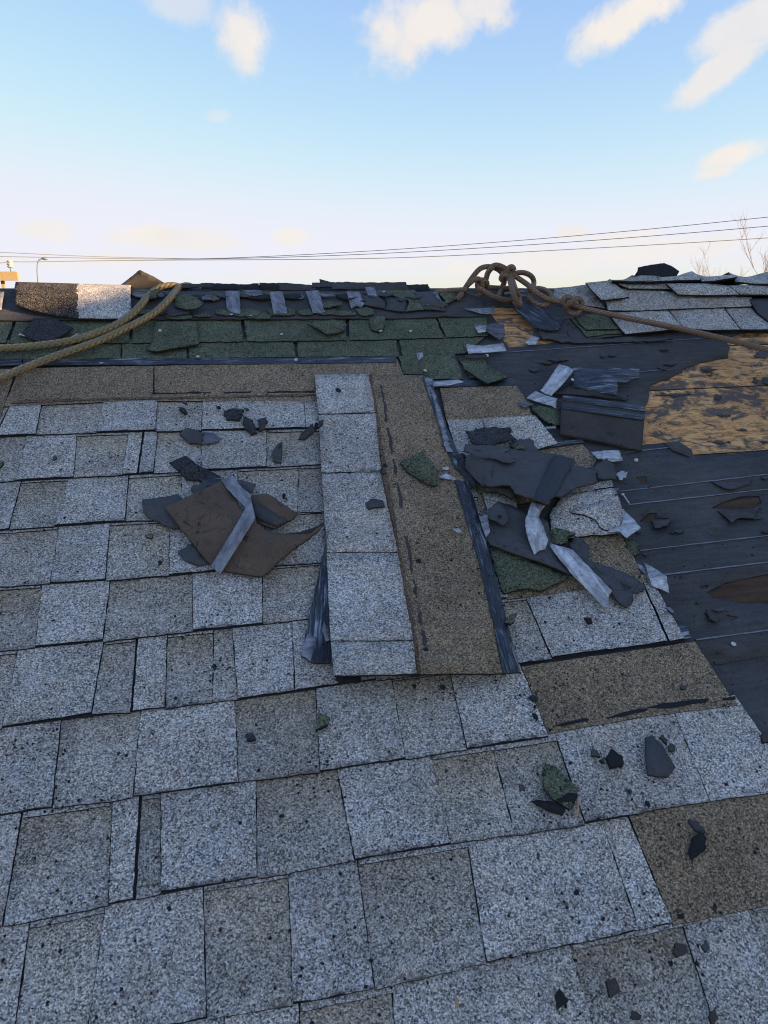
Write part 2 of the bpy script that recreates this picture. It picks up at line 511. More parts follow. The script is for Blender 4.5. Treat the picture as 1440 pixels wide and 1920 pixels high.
def resample(pts, seg, jag, rng):
    """walk round the outline; pts are (a,b,c); add torn-edge noise of size jag"""
    out = []
    n = len(pts)
    ph = rng.random() * 100
    for i in range(n):
        p, q = pts[i], pts[(i + 1) % n]
        d = math.hypot(q[0] - p[0], q[1] - p[1])
        k = max(1, int(d / seg))
        nx, ny = ((q[1] - p[1]) / d, -(q[0] - p[0]) / d) if d > 1e-9 else (0, 0)
        for j in range(k):
            t = j / k
            s = 0.0
            if jag and j:
                L = ph + i * 7.3 + t * d
                s = jag * (noise.noise((L * 40, i, ph)) * 1.0 + noise.noise((L * 130, i, ph)) * 0.7 + rng.uniform(-.35, .35))
            out.append((p[0] + (q[0] - p[0]) * t + nx * s, p[1] + (q[1] - p[1]) * t + ny * s, p[2] + (q[2] - p[2]) * t))
    return out


SEED = [0]


def sheet(name, pts, mat, w=0.016, t=0.003, jag=0.0, seg=0.012, res=None, under=None, parent=None, wav=0.0, wavs=12.0,
          holes=(), free=False, along=None, split=None, wf=None, color=None, sag=0.0):
    """thin slab from an outline (photo pixels lying on the roof, or roof coordinates): own edges, thickness, curl.
    free: use the best-fit plane of the points instead of the roof plane."""
    SEED[0] += 1
    rng = random.Random(SEED[0] * 77 + 5)
    P3 = [PT(p, w) for p in pts]
    H3 = [[PT(p, w) for p in h] for h in holes]
    cen = sum(P3, Vector()) / len(P3)
    if free:
        nrm = Vector()
        for i in range(len(P3)):
            a, b = P3[i], P3[(i + 1) % len(P3)]
            nrm += Vector(((a.y - b.y) * (a.z + b.z), (a.z - b.z) * (a.x + b.x), (a.x - b.x) * (a.y + b.y)))
        nrm.normalize()
        if nrm.dot(CAM - cen) < 0: nrm = -nrm
    else:
        nrm = Vector((0, 0, 1))
    ax = Vector((1, 0, 0))
    if along: ax = PT(along[1], w) - PT(along[0], w)
    ax = (ax - nrm * ax.dot(nrm)).normalized()
    ay = nrm.cross(ax)
    B = Matrix((ax, ay, nrm)).transposed()
    Bi = B.transposed()
    loc = [Bi @ (p - cen) for p in P3]
    hl = [[Bi @ (p - cen) for p in h] for h in H3]
    ring = resample([tuple(p) for p in loc], seg, jag, rng)
    hrings = [resample([tuple(p) for p in h], seg, max(jag, 0.004), rng) for h in hl]
    bound = list(ring)
    for h in hrings: bound += h
    v2 = [Vector((p[0], p[1])) for p in ring]
    edges = [(i, (i + 1) % len(ring)) for i in range(len(ring))]
    for h in hrings:
        o = len(v2)
        v2 += [Vector((p[0], p[1])) for p in h]
        edges += [(o + i, o + (i + 1) % len(h)) for i in range(len(h))]
    if res:
        x0 = min(p[0] for p in ring); x1 = max(p[0] for p in ring)
        y0 = min(p[1] for p in ring); y1 = max(p[1] for p in ring)
        nx, ny = int((x1 - x0) / res) + 1, int((y1 - y0) / res) + 1
        for i in range(nx):
            for j in range(ny):
                q = (x0 + (i + rng.uniform(.25, .75)) * res, y0 + (j + rng.uniform(.25, .75)) * res)
                if inside(q, ring) and not any(inside(q, h) for h in hrings):
                    if min((q[0] - p[0]) ** 2 + (q[1] - p[1]) ** 2 for p in bound) > (0.35 * res) ** 2:
                        v2.append(Vector(q))
    vo, eo, fo, *_ = geometry.delaunay_2d_cdt(v2, edges, [], 0, 1e-6)
    tris = []
    for f in fo:
        c = sum((vo[i] for i in f), Vector((0, 0))) / len(f)
        if inside(c, ring) and not any(inside(c, h) for h in hrings):
            f = list(f)
            ar = sum(vo[f[i]].x * vo[f[(i + 1) % len(f)]].y - vo[f[(i + 1) % len(f)]].x * vo[f[i]].y for i in range(len(f)))
            tris.append(f if ar > 0 else f[::-1])
    step = max(1, len(bound) // 60)
    ctrl = bound[::step]

    def cz(p):
        if wf is not None:
            g = B @ Vector((p.x, p.y, 0)) + cen
            return wf(g.x, g.y) - cen.z
        sw = sz = 0.0
        for q in ctrl:
            d = (p.x - q[0]) ** 2 + (p.y - q[1]) ** 2 + 1e-7
            k = 1.0 / (d * math.sqrt(d))
            sw += k; sz += k * q[2]
        return sz / sw
    sd0 = SEED[0] * 3.17
    top = []
    for p in vo:
        z = cz(p)
        if wav: z += wav * noise.noise((p.x * wavs, p.y * wavs, sd0))
        top.append(Vector((p.x, p.y, z)))
    used = sorted({i for f in tris for i in f})
    idx = {a: k for k, a in enumerate(used)}
    n = len(used)
    verts = [top[a] for a in used] + [top[a] - Vector((0, 0, t)) for a in used]
    faces = [[idx[i] for i in f] for f in tris]
    mi = [0] * len(faces)
    if split:
        (la, lb, sm) = split
        A = Bi @ (PT(la, w) - cen); Bq = Bi @ (PT(lb, w) - cen)
        for k, f in enumerate(tris):
            c = sum((top[i] for i in f), Vector()) / len(f)
            if (Bq.x - A.x) * (c.y - A.y) - (Bq.y - A.y) * (c.x - A.x) > 0: mi[k] = 2
    cnt = {}
    for f in faces:
        for i in range(len(f)):
            a, b = f[i], f[(i + 1) % len(f)]
            cnt.setdefault((min(a, b), max(a, b)), []).append((a, b))
    nt = len(faces)
    for f in faces[:nt]:
        faces.append([i + n for i in f[::-1]]); mi.append(1)
    for e, l in cnt.items():
        if len(l) == 1:
            a, b = l[0]
            faces.append([b, a, a + n, b + n]); mi.append(1)
    me = bpy.data.meshes.new(name)
    me.from_pydata([tuple(v) for v in verts], [], faces)
    for p, k in zip(me.polygons, mi): p.material_index = k
    if res:
        for p in me.polygons[:nt]: p.use_smooth = True
    mats = [mat, under or M_UNDER]
    if split: mats.append(split[2])
    mw = ROOF @ Matrix.Translation(cen) @ B.to_4x4()
    o = link(name, me, mats, mw, parent)
    if color: o.color = tuple(color) if len(color) == 4 else (*color, 1)
    return o


def catmull(pts, step):
    P_ = [Vector(p) for p in pts]
    P_ = [P_[0] * 2 - P_[1]] + P_ + [P_[-1] * 2 - P_[-2]]
    out = []
    for i in range(1, len(P_) - 2):
        p0, p1, p2, p3 = P_[i - 1:i + 3]
        k = max(2, int((p2 - p1).length / step))
        for j in range(k):
            t = j / k
            out.append(0.5 * ((2 * p1) + (p2 - p0) * t + (2 * p0 - 5 * p1 + 4 * p2 - p3) * t * t + (3 * p1 - p0 - 3 * p2 + p3) * t ** 3))
    out.append(P_[-2])
    return out


def tube_data(path, rad, sides=10, uvscale=None):
    verts, faces, uvs = [], [], []
    n = len(path)
    T = (path[1] - path[0]).normalized()
    N = T.orthogonal().normalized()
    L = 0.0
    for i, p in enumerate(path):
        t2 = (path[min(i + 1, n - 1)] - path[max(i - 1, 0)]).normalized()
        N = (N - t2 * N.dot(t2)).normalized()
        Bn = t2.cross(N)
        if i: L += (p - path[i - 1]).length
        r = rad(i / (n - 1)) if callable(rad) else rad
        for k in range(sides):
            a = 2 * math.pi * k / sides
            verts.append(p + (N * math.cos(a) + Bn * math.sin(a)) * r)
            uvs.append((L, k / sides))
    for i in range(n - 1):
        for k in range(sides):
            a = i * sides + k; b = i * sides + (k + 1) % sides
            faces.append([a, b, b + sides, a + sides])
    faces.append(list(range(sides))[::-1]); faces.append([(n - 1) * sides + k for k in range(sides)])
    return verts, faces, uvs


def tube(name, pts, rad, mat, parent=None, step=0.01, sides=10, space='roof', uvk=120.0, smooth=True):
    path = catmull(pts, step)
    vs, fs, uvs = tube_data(path, rad, sides)
    cen = sum(path, Vector()) / len(path)
    me = bpy.data.meshes.new(name)
    me.from_pydata([tuple(v - cen) for v in vs], [], fs)
    ul = me.uv_layers.new(name='UVMap')
    for poly in me.polygons:
        poly.use_smooth = smooth
        ks = [me.loops[li].vertex_index for li in poly.loop_indices]
        wrap = any(k % sides == sides - 1 for k in ks) and any(k % sides == 0 for k in ks)
        for li in poly.loop_indices:
            k = me.loops[li].vertex_index
            vv = uvs[k][1]
            if wrap and vv < 0.5 / sides: vv = 1.0
            ul.data[li].uv = (uvs[k][0] * uvk, vv)
    mw = (ROOF if space == 'roof' else Matrix()) @ Matrix.Translation(cen)
    return link(name, me, [mat], mw, parent)


def lump(name, c, r, mat, parent=None, flat=0.5, seed=1, stretch=1.0, ang=0.0):
    """small broken crumb"""
    rng = random.Random(seed)
    verts, faces = [], []
    ns, nr = 8, 5
    for j in range(nr):
        ph = math.pi * (j + 0.5) / nr
        for k in range(ns):
            a = 2 * math.pi * k / ns
            q = rng.uniform(0.72, 1.2)
            x, y = math.sin(ph) * math.cos(a) * q * stretch, math.sin(ph) * math.sin(a) * q
            verts.append((r * (x * math.cos(ang) - y * math.sin(ang)), r * (x * math.sin(ang) + y * math.cos(ang)), r * flat * math.cos(ph) * rng.uniform(.8, 1.15)))
    for j in range(nr - 1):
        for k in range(ns):
            a = j * ns + k; b = j * ns + (k + 1) % ns
            faces.append([a, a + ns, b + ns, b])
    faces.append(list(range(ns))); faces.append([(nr - 1) * ns + k for k in range(ns)][::-1])
    me = bpy.data.meshes.new(name)
    me.from_pydata(verts, [], faces)
    return link(name, me, [mat], ROOF @ Matrix.Translation(c), parent)


def boxmesh(name, size, mat, mw, parent=None):
    x, y, z = (s / 2 for s in size)
    v = [(-x, -y, -z), (x, -y, -z), (x, y, -z), (-x, y, -z), (-x, -y, z), (x, -y, z), (x, y, z), (-x, y, z)]
    f = [(0, 3, 2, 1), (4, 5, 6, 7), (0, 1, 5, 4), (1, 2, 6, 5), (2, 3, 7, 6), (3, 0, 4, 7)]
    me = bpy.data.meshes.new(name); me.from_pydata(v, [], f)
    return link(name, me, [mat], mw, parent)


def ridge_v(u):
    return 0.703 - 0.0262 * (u + 0.586) - 0.004


# ------------------------------------------------------------------ ground and house body
def ground():
    me = bpy.data.meshes.new('ground')
    s = 2500
    me.from_pydata([(-s, -s, 0), (s, -s, 0), (s, s, 0), (-s, s, 0)], [], [(0, 1, 2, 3)])
    o = link('ground', me, [M_GROUND], Matrix())
    o['kind'] = 'structure'


ground()
U0, U1, V0 = -3.4, 4.4, -3.2
rz = ROOF @ Vector((0, 0.69, 0))
RIDGE_Y, RIDGE_Z = rz.y, rz.z
eave = ROOF @ Vector((0, V0, 0))
WALLH = eave.z - 0.12
back_y = RIDGE_Y + (RIDGE_Y - eave.y)


def house_wall(x, y, sx, sy):
    boxmesh('wall', (sx, sy, WALLH), M_WALL, Matrix.Translation((x, y, WALLH / 2)), HOUSE)


house_wall((U0 + U1) / 2, eave.y + 0.35, U1 - U0 - 0.6, 0.16)
house_wall((U0 + U1) / 2, back_y - 0.35, U1 - U0 - 0.6, 0.16)
house_wall(U0 + 0.38, RIDGE_Y, 0.16, back_y - eave.y - 0.9)
house_wall(U1 - 0.38, RIDGE_Y, 0.16, back_y - eave.y - 0.9)
# back slope falling away behind the ridge, shingled dark
L = V0 - 0.69
BS = []
for (u, d) in ((U0, 0), (U1, 0), (U1, 1), (U0, 1)):
    a = ROOF @ Vector((u, ridge_v(u), -0.012))
    BS.append(Vector((a.x, a.y + d * (back_y - RIDGE_Y), a.z - d * (RIDGE_Z - eave.z))))
me = bpy.data.meshes.new('back_slope')
vs = [tuple(p) for p in BS] + [tuple(p - Vector((0, 0, 0.05))) for p in BS]
me.from_pydata(vs, [], [(0, 1, 2, 3), (7, 6, 5, 4), (0, 4, 5, 1), (1, 5, 6, 2), (2, 6, 7, 3), (3, 7, 4, 0)])
link('back_slope', me, [M_DARKGRAN], Matrix(), HOUSE)


# deck boards
def deck():
    y = V0
    lines = [V0 + 0.235 * i for i in range(1, 12)]
    # the board seams seen in the torn-open area
    s1 = (P(1225, 738, 0).y + P(1440, 716, 0).y) / 2
    s2 = (P(1300, 854, 0).y + P(1440, 843, 0).y) / 2
    edges = [V0]
    v = s2
    low = []
    while v - 0.2 > V0:
        v -= 0.2; low.append(v)
    edges += low[::-1] + [s2, s1]
    v = s1
    while v + 0.21 < 0.62:
        v += 0.21; edges.append(v)
    edges.append(None)
    for a, b in zip(edges[:-1], edges[1:]):
        g = 0.0025
        n = 18
        ring = [Vector((U0 + (U1 - U0) * i / n, a + g, -0.001)) for i in range(n + 1)]
        if b is None: ring += [Vector((U0 + (U1 - U0) * i / n, ridge_v(U0 + (U1 - U0) * i / n) - 0.003, -0.001)) for i in range(n, -1, -1)]
        else: ring += [Vector((U0 + (U1 - U0) * i / n, b - g, -0.001)) for i in range(n, -1, -1)]
        sheet('deck_board', ring, M_WOOD, t=0.019, seg=0.5, parent=HOUSE, under=M_WOODDK)
    # the gap below the boards, closed by the loft's dark sheathing
    sheet('sheathing', [Vector((U0, V0, -0.022)), Vector((U1, V0, -0.022)), Vector((U1, ridge_v(U1) - .01, -0.022)), Vector((U0, ridge_v(U0) - .01, -0.022))], M_WOODDK, t=0.02, seg=5, parent=HOUSE)


deck()

# tar paper with the torn-open places
WOOD_HOLE = [(1700, 600), (1440, 623), (1390, 624), (1360, 637), (1368, 650), (1365, 670), (1313, 680), (1280, 693), (1280, 698), (1243, 713), (1218, 722), (1217, 743), (1210, 763),
             (1205, 785), (1202, 835), (1243, 830), (1272, 828), (1297, 843), (1300, 854), (1360, 851), (1440, 844), (1720, 812)]
TOP_HOLE = [(915, 577), (940, 575), (962, 576), (985, 596), (1010, 616), (1000, 628), (1010, 636), (1048, 640), (1025, 645), (985, 649), (955, 651), (945, 640), (937, 615)]
HOLES = [WOOD_HOLE, TOP_HOLE,
         [(1333, 953), (1350, 944), (1367, 938), (1390, 931), (1423, 930), (1428, 943), (1410, 955), (1357, 955)],
         [(1325, 1110), (1360, 1093), (1440, 1076), (1475, 1078), (1480, 1130), (1440, 1133), (1383, 1130), (1337, 1121)],
         [(1199, 978), (1217, 962), (1233, 962), (1228, 970), (1255, 972), (1252, 980), (1222, 982)],
         [(1192, 895), (1212, 893), (1213, 903), (1204, 908)],
         [(1311, 1100), (1328, 1096), (1327, 1102), (1317, 1105)],
         [(1318, 1148), (1345, 1163), (1341, 1167), (1325, 1158)], [(1361, 1152), (1385, 1157), (1372, 1163)]]
lapA = P(1333, 1247, 0.003); lapB = P(1440, 1231, 0.003)
slope = (lapB.y - lapA.y) / (lapB.x - lapA.x)


def lapv(u): return lapA.y + (u - lapA.x) * slope


UL = P(640, 800, 0).x
top_ring = [Vector((U0 + 0.05, lapv(U0), 0.0024)), Vector((UL, lapv(UL), 0.0024)), Vector((U1 - .05, lapv(U1), 0.0024))] + [Vector((u, ridge_v(u) - 0.002, 0.0024)) for u in (U1 - .05, 3.0, 1.8, 1.0, 0.2, -0.6, -1.6, U0 + .05)]
sheet('underlayment', top_ring, M_FELT, w=0.0024, t=0.0018, seg=0.02, jag=0.0012, res=0.06, parent=HOUSE, holes=HOLES, wav=0.0009, wavs=9)
low_ring = [Vector((U0 + .05, V0 + .02, 0.0012)), Vector((U1 - .05, V0 + .02, 0.0012)), Vector((U1 - .05, lapv(U1) + .05, 0.0012)), Vector((U0 + .05, lapv(U0) + .05, 0.0012))]
sheet('underlayment', low_ring, M_FELT, w=0.0012, t=0.002, seg=0.2, parent=HOUSE)
# torn flaps and rotten wood in the holes
for pts in ([(1333, 953), (1350, 944), (1367, 938), (1390, 931), (1423, 930), (1428, 943), (1410, 955), (1357, 955)],
            [(1325, 1110), (1360, 1093), (1440, 1076), (1475, 1078), (1480, 1130), (1440, 1133), (1383, 1130), (1337, 1121)],
            [(1195, 980), (1217, 960), (1260, 962), (1258, 984)], [(1188, 890), (1216, 890), (1216, 910), (1190, 910)], [(1308, 1094), (1332, 1092), (1332, 1108), (1310, 1108)],
            [(1314, 1144), (1350, 1160), (1344, 1170), (1318, 1158)], [(1358, 1149), (1388, 1155), (1372, 1166)]):
    cx = sum(p[0] for p in pts) / len(pts); cy = sum(p[1] for p in pts) / len(pts)
    big = [(cx + (p[0] - cx) * 1.12, cy + (p[1] - cy) * 1.2) for p in pts]
    sheet('rotten_wood', big, M_WOODDK, w=0.0006, t=0.001, seg=0.02, res=0.02, wav=0.001, wavs=40, parent=HOUSE)
for pts in ([(1345, 958, .004), (1362, 957, .005), (1425, 950, .005), (1413, 972, .009), (1387, 971, .010), (1372, 980, .011), (1362, 970, .008)],
            [(1332, 902, .005), (1360, 905, .005), (1412, 897, .005), (1405, 908, .008), (1372, 918, .010), (1357, 915, .009)],
            [(1222, 976, .006), (1258, 973, .006), (1252, 985, .009), (1228, 991, .009)],
            [(1246, 833, .005), (1256, 829, .006), (1274, 829, .008), (1298, 844, .010), (1293, 856, .007), (1262, 845, .005)],
            [(1325, 1142, .005), (1348, 1156, .006), (1343, 1166, .010), (1330, 1160, .008)]):
    sheet('torn_flap', pts, M_FELT, t=0.0015, jag=0.002, seg=0.006, res=0.015, parent=HOUSE, wav=0.001)

rfx = random.Random(5)
for i in range(30):
    x, y = rfx.uniform(1180, 1450), rfx.uniform(860, 1240)
    if (i > 17): x, y = rfx.uniform(930, 1330), rfx.uniform(650, 700)
    a, h = rfx.uniform(4, 17), rfx.uniform(1.5, 5)
    pts = [(x - a, y, .0046), (x, y - h * .5, .0048), (x + a, y - h * .2, .0046), (x + a * .6, y + h * .6, .007), (x, y + h, .0085), (x - a * .6, y + h * .5, .007)]
    sheet('torn_flap', pts, rfx.choice([M_FELT, M_FELT, M_FELT, M_WOODDK, M_SLATE]), t=.0012, jag=.002, seg=.004, parent=HOUSE)
for i in range(11):
    x, y = rfx.uniform(1225, 1450), rfx.uniform(665, 835)
    a, h = rfx.choice((4, 7, 9, 14, 22, 40)) * rfx.uniform(.8, 1.2), rfx.choice((1.2, 2, 3, 6))
    pts = [(x - a, y + rfx.uniform(-h, h) * .3, .0012), (x - a * .4, y - h, .0014), (x + a * .4, y - h * .7, .0016), (x + a, y + rfx.uniform(-h, h) * .5, .0014), (x + a * .3, y + h, .0022), (x - a * .5, y + h * .7, .0018)]
    sheet('felt_remnant', pts, M_FELT, t=.0012, jag=.007, seg=.003, parent=HOUSE)
# printed chalk lines on the tar paper
for a, b in (((1163, 921), (1720, 857)), ((1178, 946), (1720, 886)), ((1200, 1032), (1720, 971)), ((1246, 1077), (1720, 1020)), ((1302, 1200), (1720, 1143)), ((955, 660), (1345, 632)), ((1195, 697), (1262, 692)), ((1172, 848), (1262, 838)), ((1022, 573), (1070, 571)), ((1040, 598), (1078, 594))):
    q0, q1 = P(*a, 0.0045), P(*b, 0.0045)
    n = 60
    hw = 0.0016 if a[1] > 700 else 0.0014
    up, dn = [], []
    for i in range(n + 1):
        q = q0.lerp(q1, i / n)
        k = hw * (0.55 + 0.7 * random.random())
        q = q + Vector((0, noise.noise((q.x * 30, a[1], 0)) * 0.0012, 0))
        up.append(q + Vector((0, k, 0))); dn.append(q - Vector((0, k, 0)))
    sheet('chalk_line', dn + up[::-1], M_CHALK, t=0.0004, seg=1.0, parent=HOUSE)


# ------------------------------------------------------------------ grey laminated shingles, course by course
EXPO = 0.143
LIGHT = [(0.58, 0.53, 0.475), (0.61, 0.558, 0.50), (0.55, 0.505, 0.458), (0.59, 0.535, 0.475)]
DARK = [(0.51, 0.46, 0.392), (0.53, 0.48, 0.415), (0.485, 0.438, 0.378), (0.52, 0.475, 0.418)]


class Poly:
    def __init__(s, pts, w=0.012, slope=None):
        q = sorted([P(x, y, w) for x, y in pts], key=lambda p: p.x)
        s.q = q
    def __call__(s, u):
        q = s.q
        if u <= q[0].x:
            return q[0].y
        if u >= q[-1].x:
            return q[-1].y
        for a, b in zip(q, q[1:]):
            if a.x <= u <= b.x: return a.y + (b.y - a.y) * (u - a.x) / (b.x - a.x)


TOPS = [[(0, 750), (200, 746), (380, 743), (600, 740)],
        [(0, 816), (233, 808), (293, 806), (480, 804), (1000, 790)],
        [(0, 901), (133, 894), (263, 887), (430, 878), (600, 869), (870, 850), (1045, 832)],
        [(0, 993), (143, 982), (240, 976), (607, 957), (900, 930), (1110, 910)],
        [(0, 1098), (200, 1086), (393, 1070), (593, 1052), (900, 1025), (1040, 1008), (1160, 1000), (1200, 992)],
        [(0, 1217), (193, 1200), (362, 1182), (480, 1170), (573, 1158), (950, 1120), (1120, 1103), (1215, 1088)],
        [(0, 1363), (170, 1337), (250, 1333), (480, 1305), (640, 1280), (980, 1240), (1100, 1223), (1282, 1199)],
        [(0, 1527), (95, 1512), (270, 1490), (480, 1460), (600, 1445), (800, 1415), (1020, 1380), (1260, 1344), (1395, 1318)],
        [(0, 1735), (200, 1695), (320, 1667), (480, 1645), (665, 1610), (845, 1580), (1065, 1548), (1300, 1508), (1440, 1488)],
        [(317, 1920), (480, 1891), (620, 1870), (900, 1805), (1075, 1770), (1190, 1745), (1440, 1690)]]
LINES = [Poly(t) for t in TOPS]
# below the picture the courses go on
for k in range(4):
    LINES.append((lambda base, k: (lambda u: base(u) - EXPO * (k + 1)))(LINES[9], k))
# joints: (x top, y top, x bottom, y bottom, tone of the piece to the right, wide gap)
COURSE = [
    [(27, 735, 3, 790, 'L', 1), (78, 750, 68, 812, 'D', 0), (193, 750, 182, 806, 'L', 0), (295, 748, 292, 806, 'D', 0), (380, 745, 378, 805, 'L', 0), (570, 742, 573, 804, 'L', 0), 'end', (815, 735, 835, 790)],
    [(47, 822, 30, 893, 'L', 0), (143, 818, 138, 893, 'D', 0), (240, 812, 230, 886, 'L', 0), (268, 812, 259, 885, 'L', 1), (295, 812, 288, 882, 'D', 0), (378, 806, 377, 879, 'L', 0), (500, 803, 500, 873, 'D', 0), 'end', (838, 795, 866, 852)],
    [(125, 905, 103, 984, 'L', 0), (240, 897, 235, 974, 'D', 0), (340, 890, 338, 970, 'L', 0), (445, 886, 446, 966, 'D', 0), (560, 880, 558, 959, 'D', 0), 'end', (870, 850, 895, 925)],
    [(108, 995, 95, 1088, 'L', 0), (205, 985, 198, 1085, 'D', 0), (318, 975, 317, 1075, 'L', 0), (400, 970, 400, 1070, 'L', 0), (495, 963, 497, 1060, 'D', 0), 'end', (895, 930, 925, 1010)],
    [(78, 1092, 66, 1208, 'L', 0), (206, 1085, 193, 1198, 'D', 0), (360, 1080, 362, 1180, 'L', 0), (492, 1065, 492, 1167, 'D', 0), (610, 1050, 620, 1155, 'L', 0), 'end', (935, 1025, 952, 1120)],
    [(32, 1217, 5, 1355, 'L', 0), (193, 1203, 172, 1335, 'D', 0), (256, 1195, 247, 1331, 'L', 1), (313, 1190, 310, 1325, 'D', 0), (400, 1180, 398, 1316, 'D', 0), (435, 1178, 446, 1310, 'L', 0), (547, 1167, 553, 1295, 'L', 0), (690, 1150, 705, 1275, 'D', 0), (880, 1130, 905, 1250, 'D', 0), (990, 1123, 1034, 1232, 'L', 0), (1207, 1090, 1253, 1203, 'L', 1), 'end', (1225, 1085, 1284, 1198)],
    [(113, 1350, 98, 1510, 'D', 0), (263, 1333, 250, 1490, 'L', 0), (440, 1313, 447, 1465, 'D', 0), (592, 1290, 600, 1445, 'L', 0), (735, 1270, 760, 1420, 'D', 0), (845, 1260, 875, 1402, 'L', 0), 'end', (975, 1240, 1028, 1379)],
    [(40, 1522, 5, 1735, 'D', 0), (209, 1500, 203, 1693, 'L', 0), (263, 1492, 252, 1682, 'D', 1), (301, 1488, 302, 1672, 'L', 0), (480, 1460, 482, 1645, 'D', 0), (632, 1440, 665, 1610, 'L', 0), (808, 1415, 845, 1580, 'D', 0), (925, 1395, 965, 1562, 'D', 0), (1043, 1377, 1097, 1543, 'L', 0), (1270, 1343, 1331, 1504, 'L', 0), 'end', (1393, 1318, 1500, 1478)],
    [(195, 1700, 165, 1930, 'L', 0), (380, 1662, 388, 1920, 'D', 0), (540, 1633, 550, 1885, 'L', 0), (670, 1610, 702, 1850, 'D', 0), (877, 1578, 912, 1803, 'L', 0), (1130, 1538, 1197, 1742, 'L', 0), 'end', (1180, 1530, 1260, 1730)],
    [(180, 1950, 160, 2150, 'D', 0), (420, 1905, 425, 2120, 'L', 0), (560, 1880, 575, 2100, 'D', 0), (735, 1845, 752, 2080, 'L', 0), (1070, 1770, 1130, 1980, 'D', 0), (1280, 1725, 1340, 1920, 'L', 0), (1405, 1700, 1470, 1890, 'D', 0), 'end', None],
    ['end', None], ['end', None], ['end', None]]
LEFT_U = -2.3
RIGHT_U = 2.6


def line_u(j, v, w=0.012):
    a, b = P(j[0], j[1], w), P(j[2], j[3], w)
    t = (v - a.y) / (b.y - a.y) if abs(b.y - a.y) > 1e-6 else 0
    return a.x + (b.x - a.x) * t


def make_course(ci, spec):
    rng = random.Random(100 + ci)
    topf, botf = LINES[ci], LINES[ci + 1]
    joints = []          # (fn u(v), tone right, gap)
    endf = None
    it = iter(spec)
    for s in it:
        if s == 'end':
            e = next(it)
            endf = (lambda v, e=e: line_u(e, v)) if e else (lambda v: RIGHT_U)
        else:
            joints.append(((lambda v, s=s: line_u(s, v)), s[4], s[5]))
    vm = (topf(0.0) + botf(0.0)) / 2
    # extend left (and right where the course runs out of the picture)
    left = []
    u = joints[0][0](vm) if joints else 0.0
    tone = 'D' if (joints and joints[0][1] == 'L') else 'L'
    while u > LEFT_U:
        u -= rng.uniform(0.07, 0.17)
        left.append(((lambda v, u=u: u), tone, 0))
        tone = 'D' if tone == 'L' else 'L'
    joints = left[::-1] + joints
    if spec[-1] is None:
        u = joints[-1][0](vm)
        tone = 'D' if joints[-1][1] == 'L' else 'L'
        while True:
            u += rng.uniform(0.08, 0.18)
            if u > RIGHT_U - 0.05: break
            joints.append(((lambda v, u=u: u), tone, 0))
            tone = 'D' if tone == 'L' else 'L'

    def wf_of(dw):
        def wf(uu, vv):
            t0, b0 = topf(uu), botf(uu)
            t = (vv - b0) / max(0.02, (t0 - b0))
            return 0.0135 - 0.0060 * t + dw + 0.0012 * noise.noise((uu * 5, vv * 5, ci))
        return wf
    # base layer under the whole course, coloured dark for the shade in its gaps
    n = 26
    ua, ub = joints[0][0](vm), endf(vm)
    ring = []
    for i in range(n + 1):
        uu = ua + (endf(botf(ub)) - 0.003 - ua) * i / n
        ring.append(Vector((uu, botf(uu) - 0.0002 + 0.0012 * noise.noise((uu * 12, ci, 3)), 0)))
    for i in range(n, -1, -1):
        uu = ua + (endf(topf(ub)) - 0.003 - ua) * i / n
        ring.append(Vector((uu, topf(uu) + 0.02, 0)))
    sheet('shingle_base', ring, M_UNDER, t=0.003, seg=0.03, jag=0.0012, wf=wf_of(-0.0046), parent=HOUSE)
    for k, (jf, tone, gap) in enumerate(joints):
        nf = joints[k + 1][0] if k + 1 < len(joints) else endf
        ngap = joints[k + 1][2] if k + 1 < len(joints) else 0
        g0 = 0.0021 if gap else 0.0006
        g1 = 0.0021 if ngap else 0.0006
        hi = tone == 'L'
        dw = 0.0 if hi else -0.0026
        vb = botf(jf(vm)); vt = topf(jf(vm)) + 0.02
        bl = jf(vb) + g0; br = nf(botf(nf(vm))) - g1
        tl = jf(vt) + g0; tr = nf(topf(nf(vm)) + 0.02) - g1
        if br - bl < 0.004: continue
        m = max(2, int((br - bl) / 0.02))
        drop = 0.0 if hi else -0.0012 - rng.random() * 0.001
        pts = [Vector((bl + (br - bl) * i / m, botf(bl + (br - bl) * i / m) + drop + rng.uniform(-.0012, .0012), 0.01)) for i in range(m + 1)]
        pts += [Vector((tr + (tl - tr) * i / m, topf(tr + (tl - tr) * i / m) + 0.02, 0.01)) for i in range(m + 1)]
        c = rng.choice(LIGHT if hi else DARK)
        f = rng.uniform(0.9, 1.06) if hi else rng.uniform(0.90, 1.08)
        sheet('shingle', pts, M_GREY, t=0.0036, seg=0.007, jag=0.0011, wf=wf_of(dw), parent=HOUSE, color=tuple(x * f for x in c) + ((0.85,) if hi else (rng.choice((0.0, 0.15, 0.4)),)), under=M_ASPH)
        if not hi and rng.random() < 0.8:      # the rim of the tooth cut-out above a recessed piece
            hgt = rng.uniform(0.005, 0.010)
            hp = [Vector((tl + 0.001, topf(tl) - hgt, .01)), Vector(((tl + tr) / 2, topf((tl + tr) / 2) - hgt + rng.uniform(-.001, .001), .01)), Vector((tr - 0.001, topf(tr) - hgt, .01)), Vector((tr - .001, topf(tr) + .018, .01)), Vector((tl + .001, topf(tl) + .018, .01))]
            sheet('shingle_header', hp, M_GREY, t=0.0026, seg=0.008, jag=0.0008, wf=wf_of(-0.0002), parent=HOUSE, color=tuple(x * .95 for x in LIGHT[ci % 4]), under=M_ASPH)


for ci, spec in enumerate(COURSE):
    make_course(ci, spec)


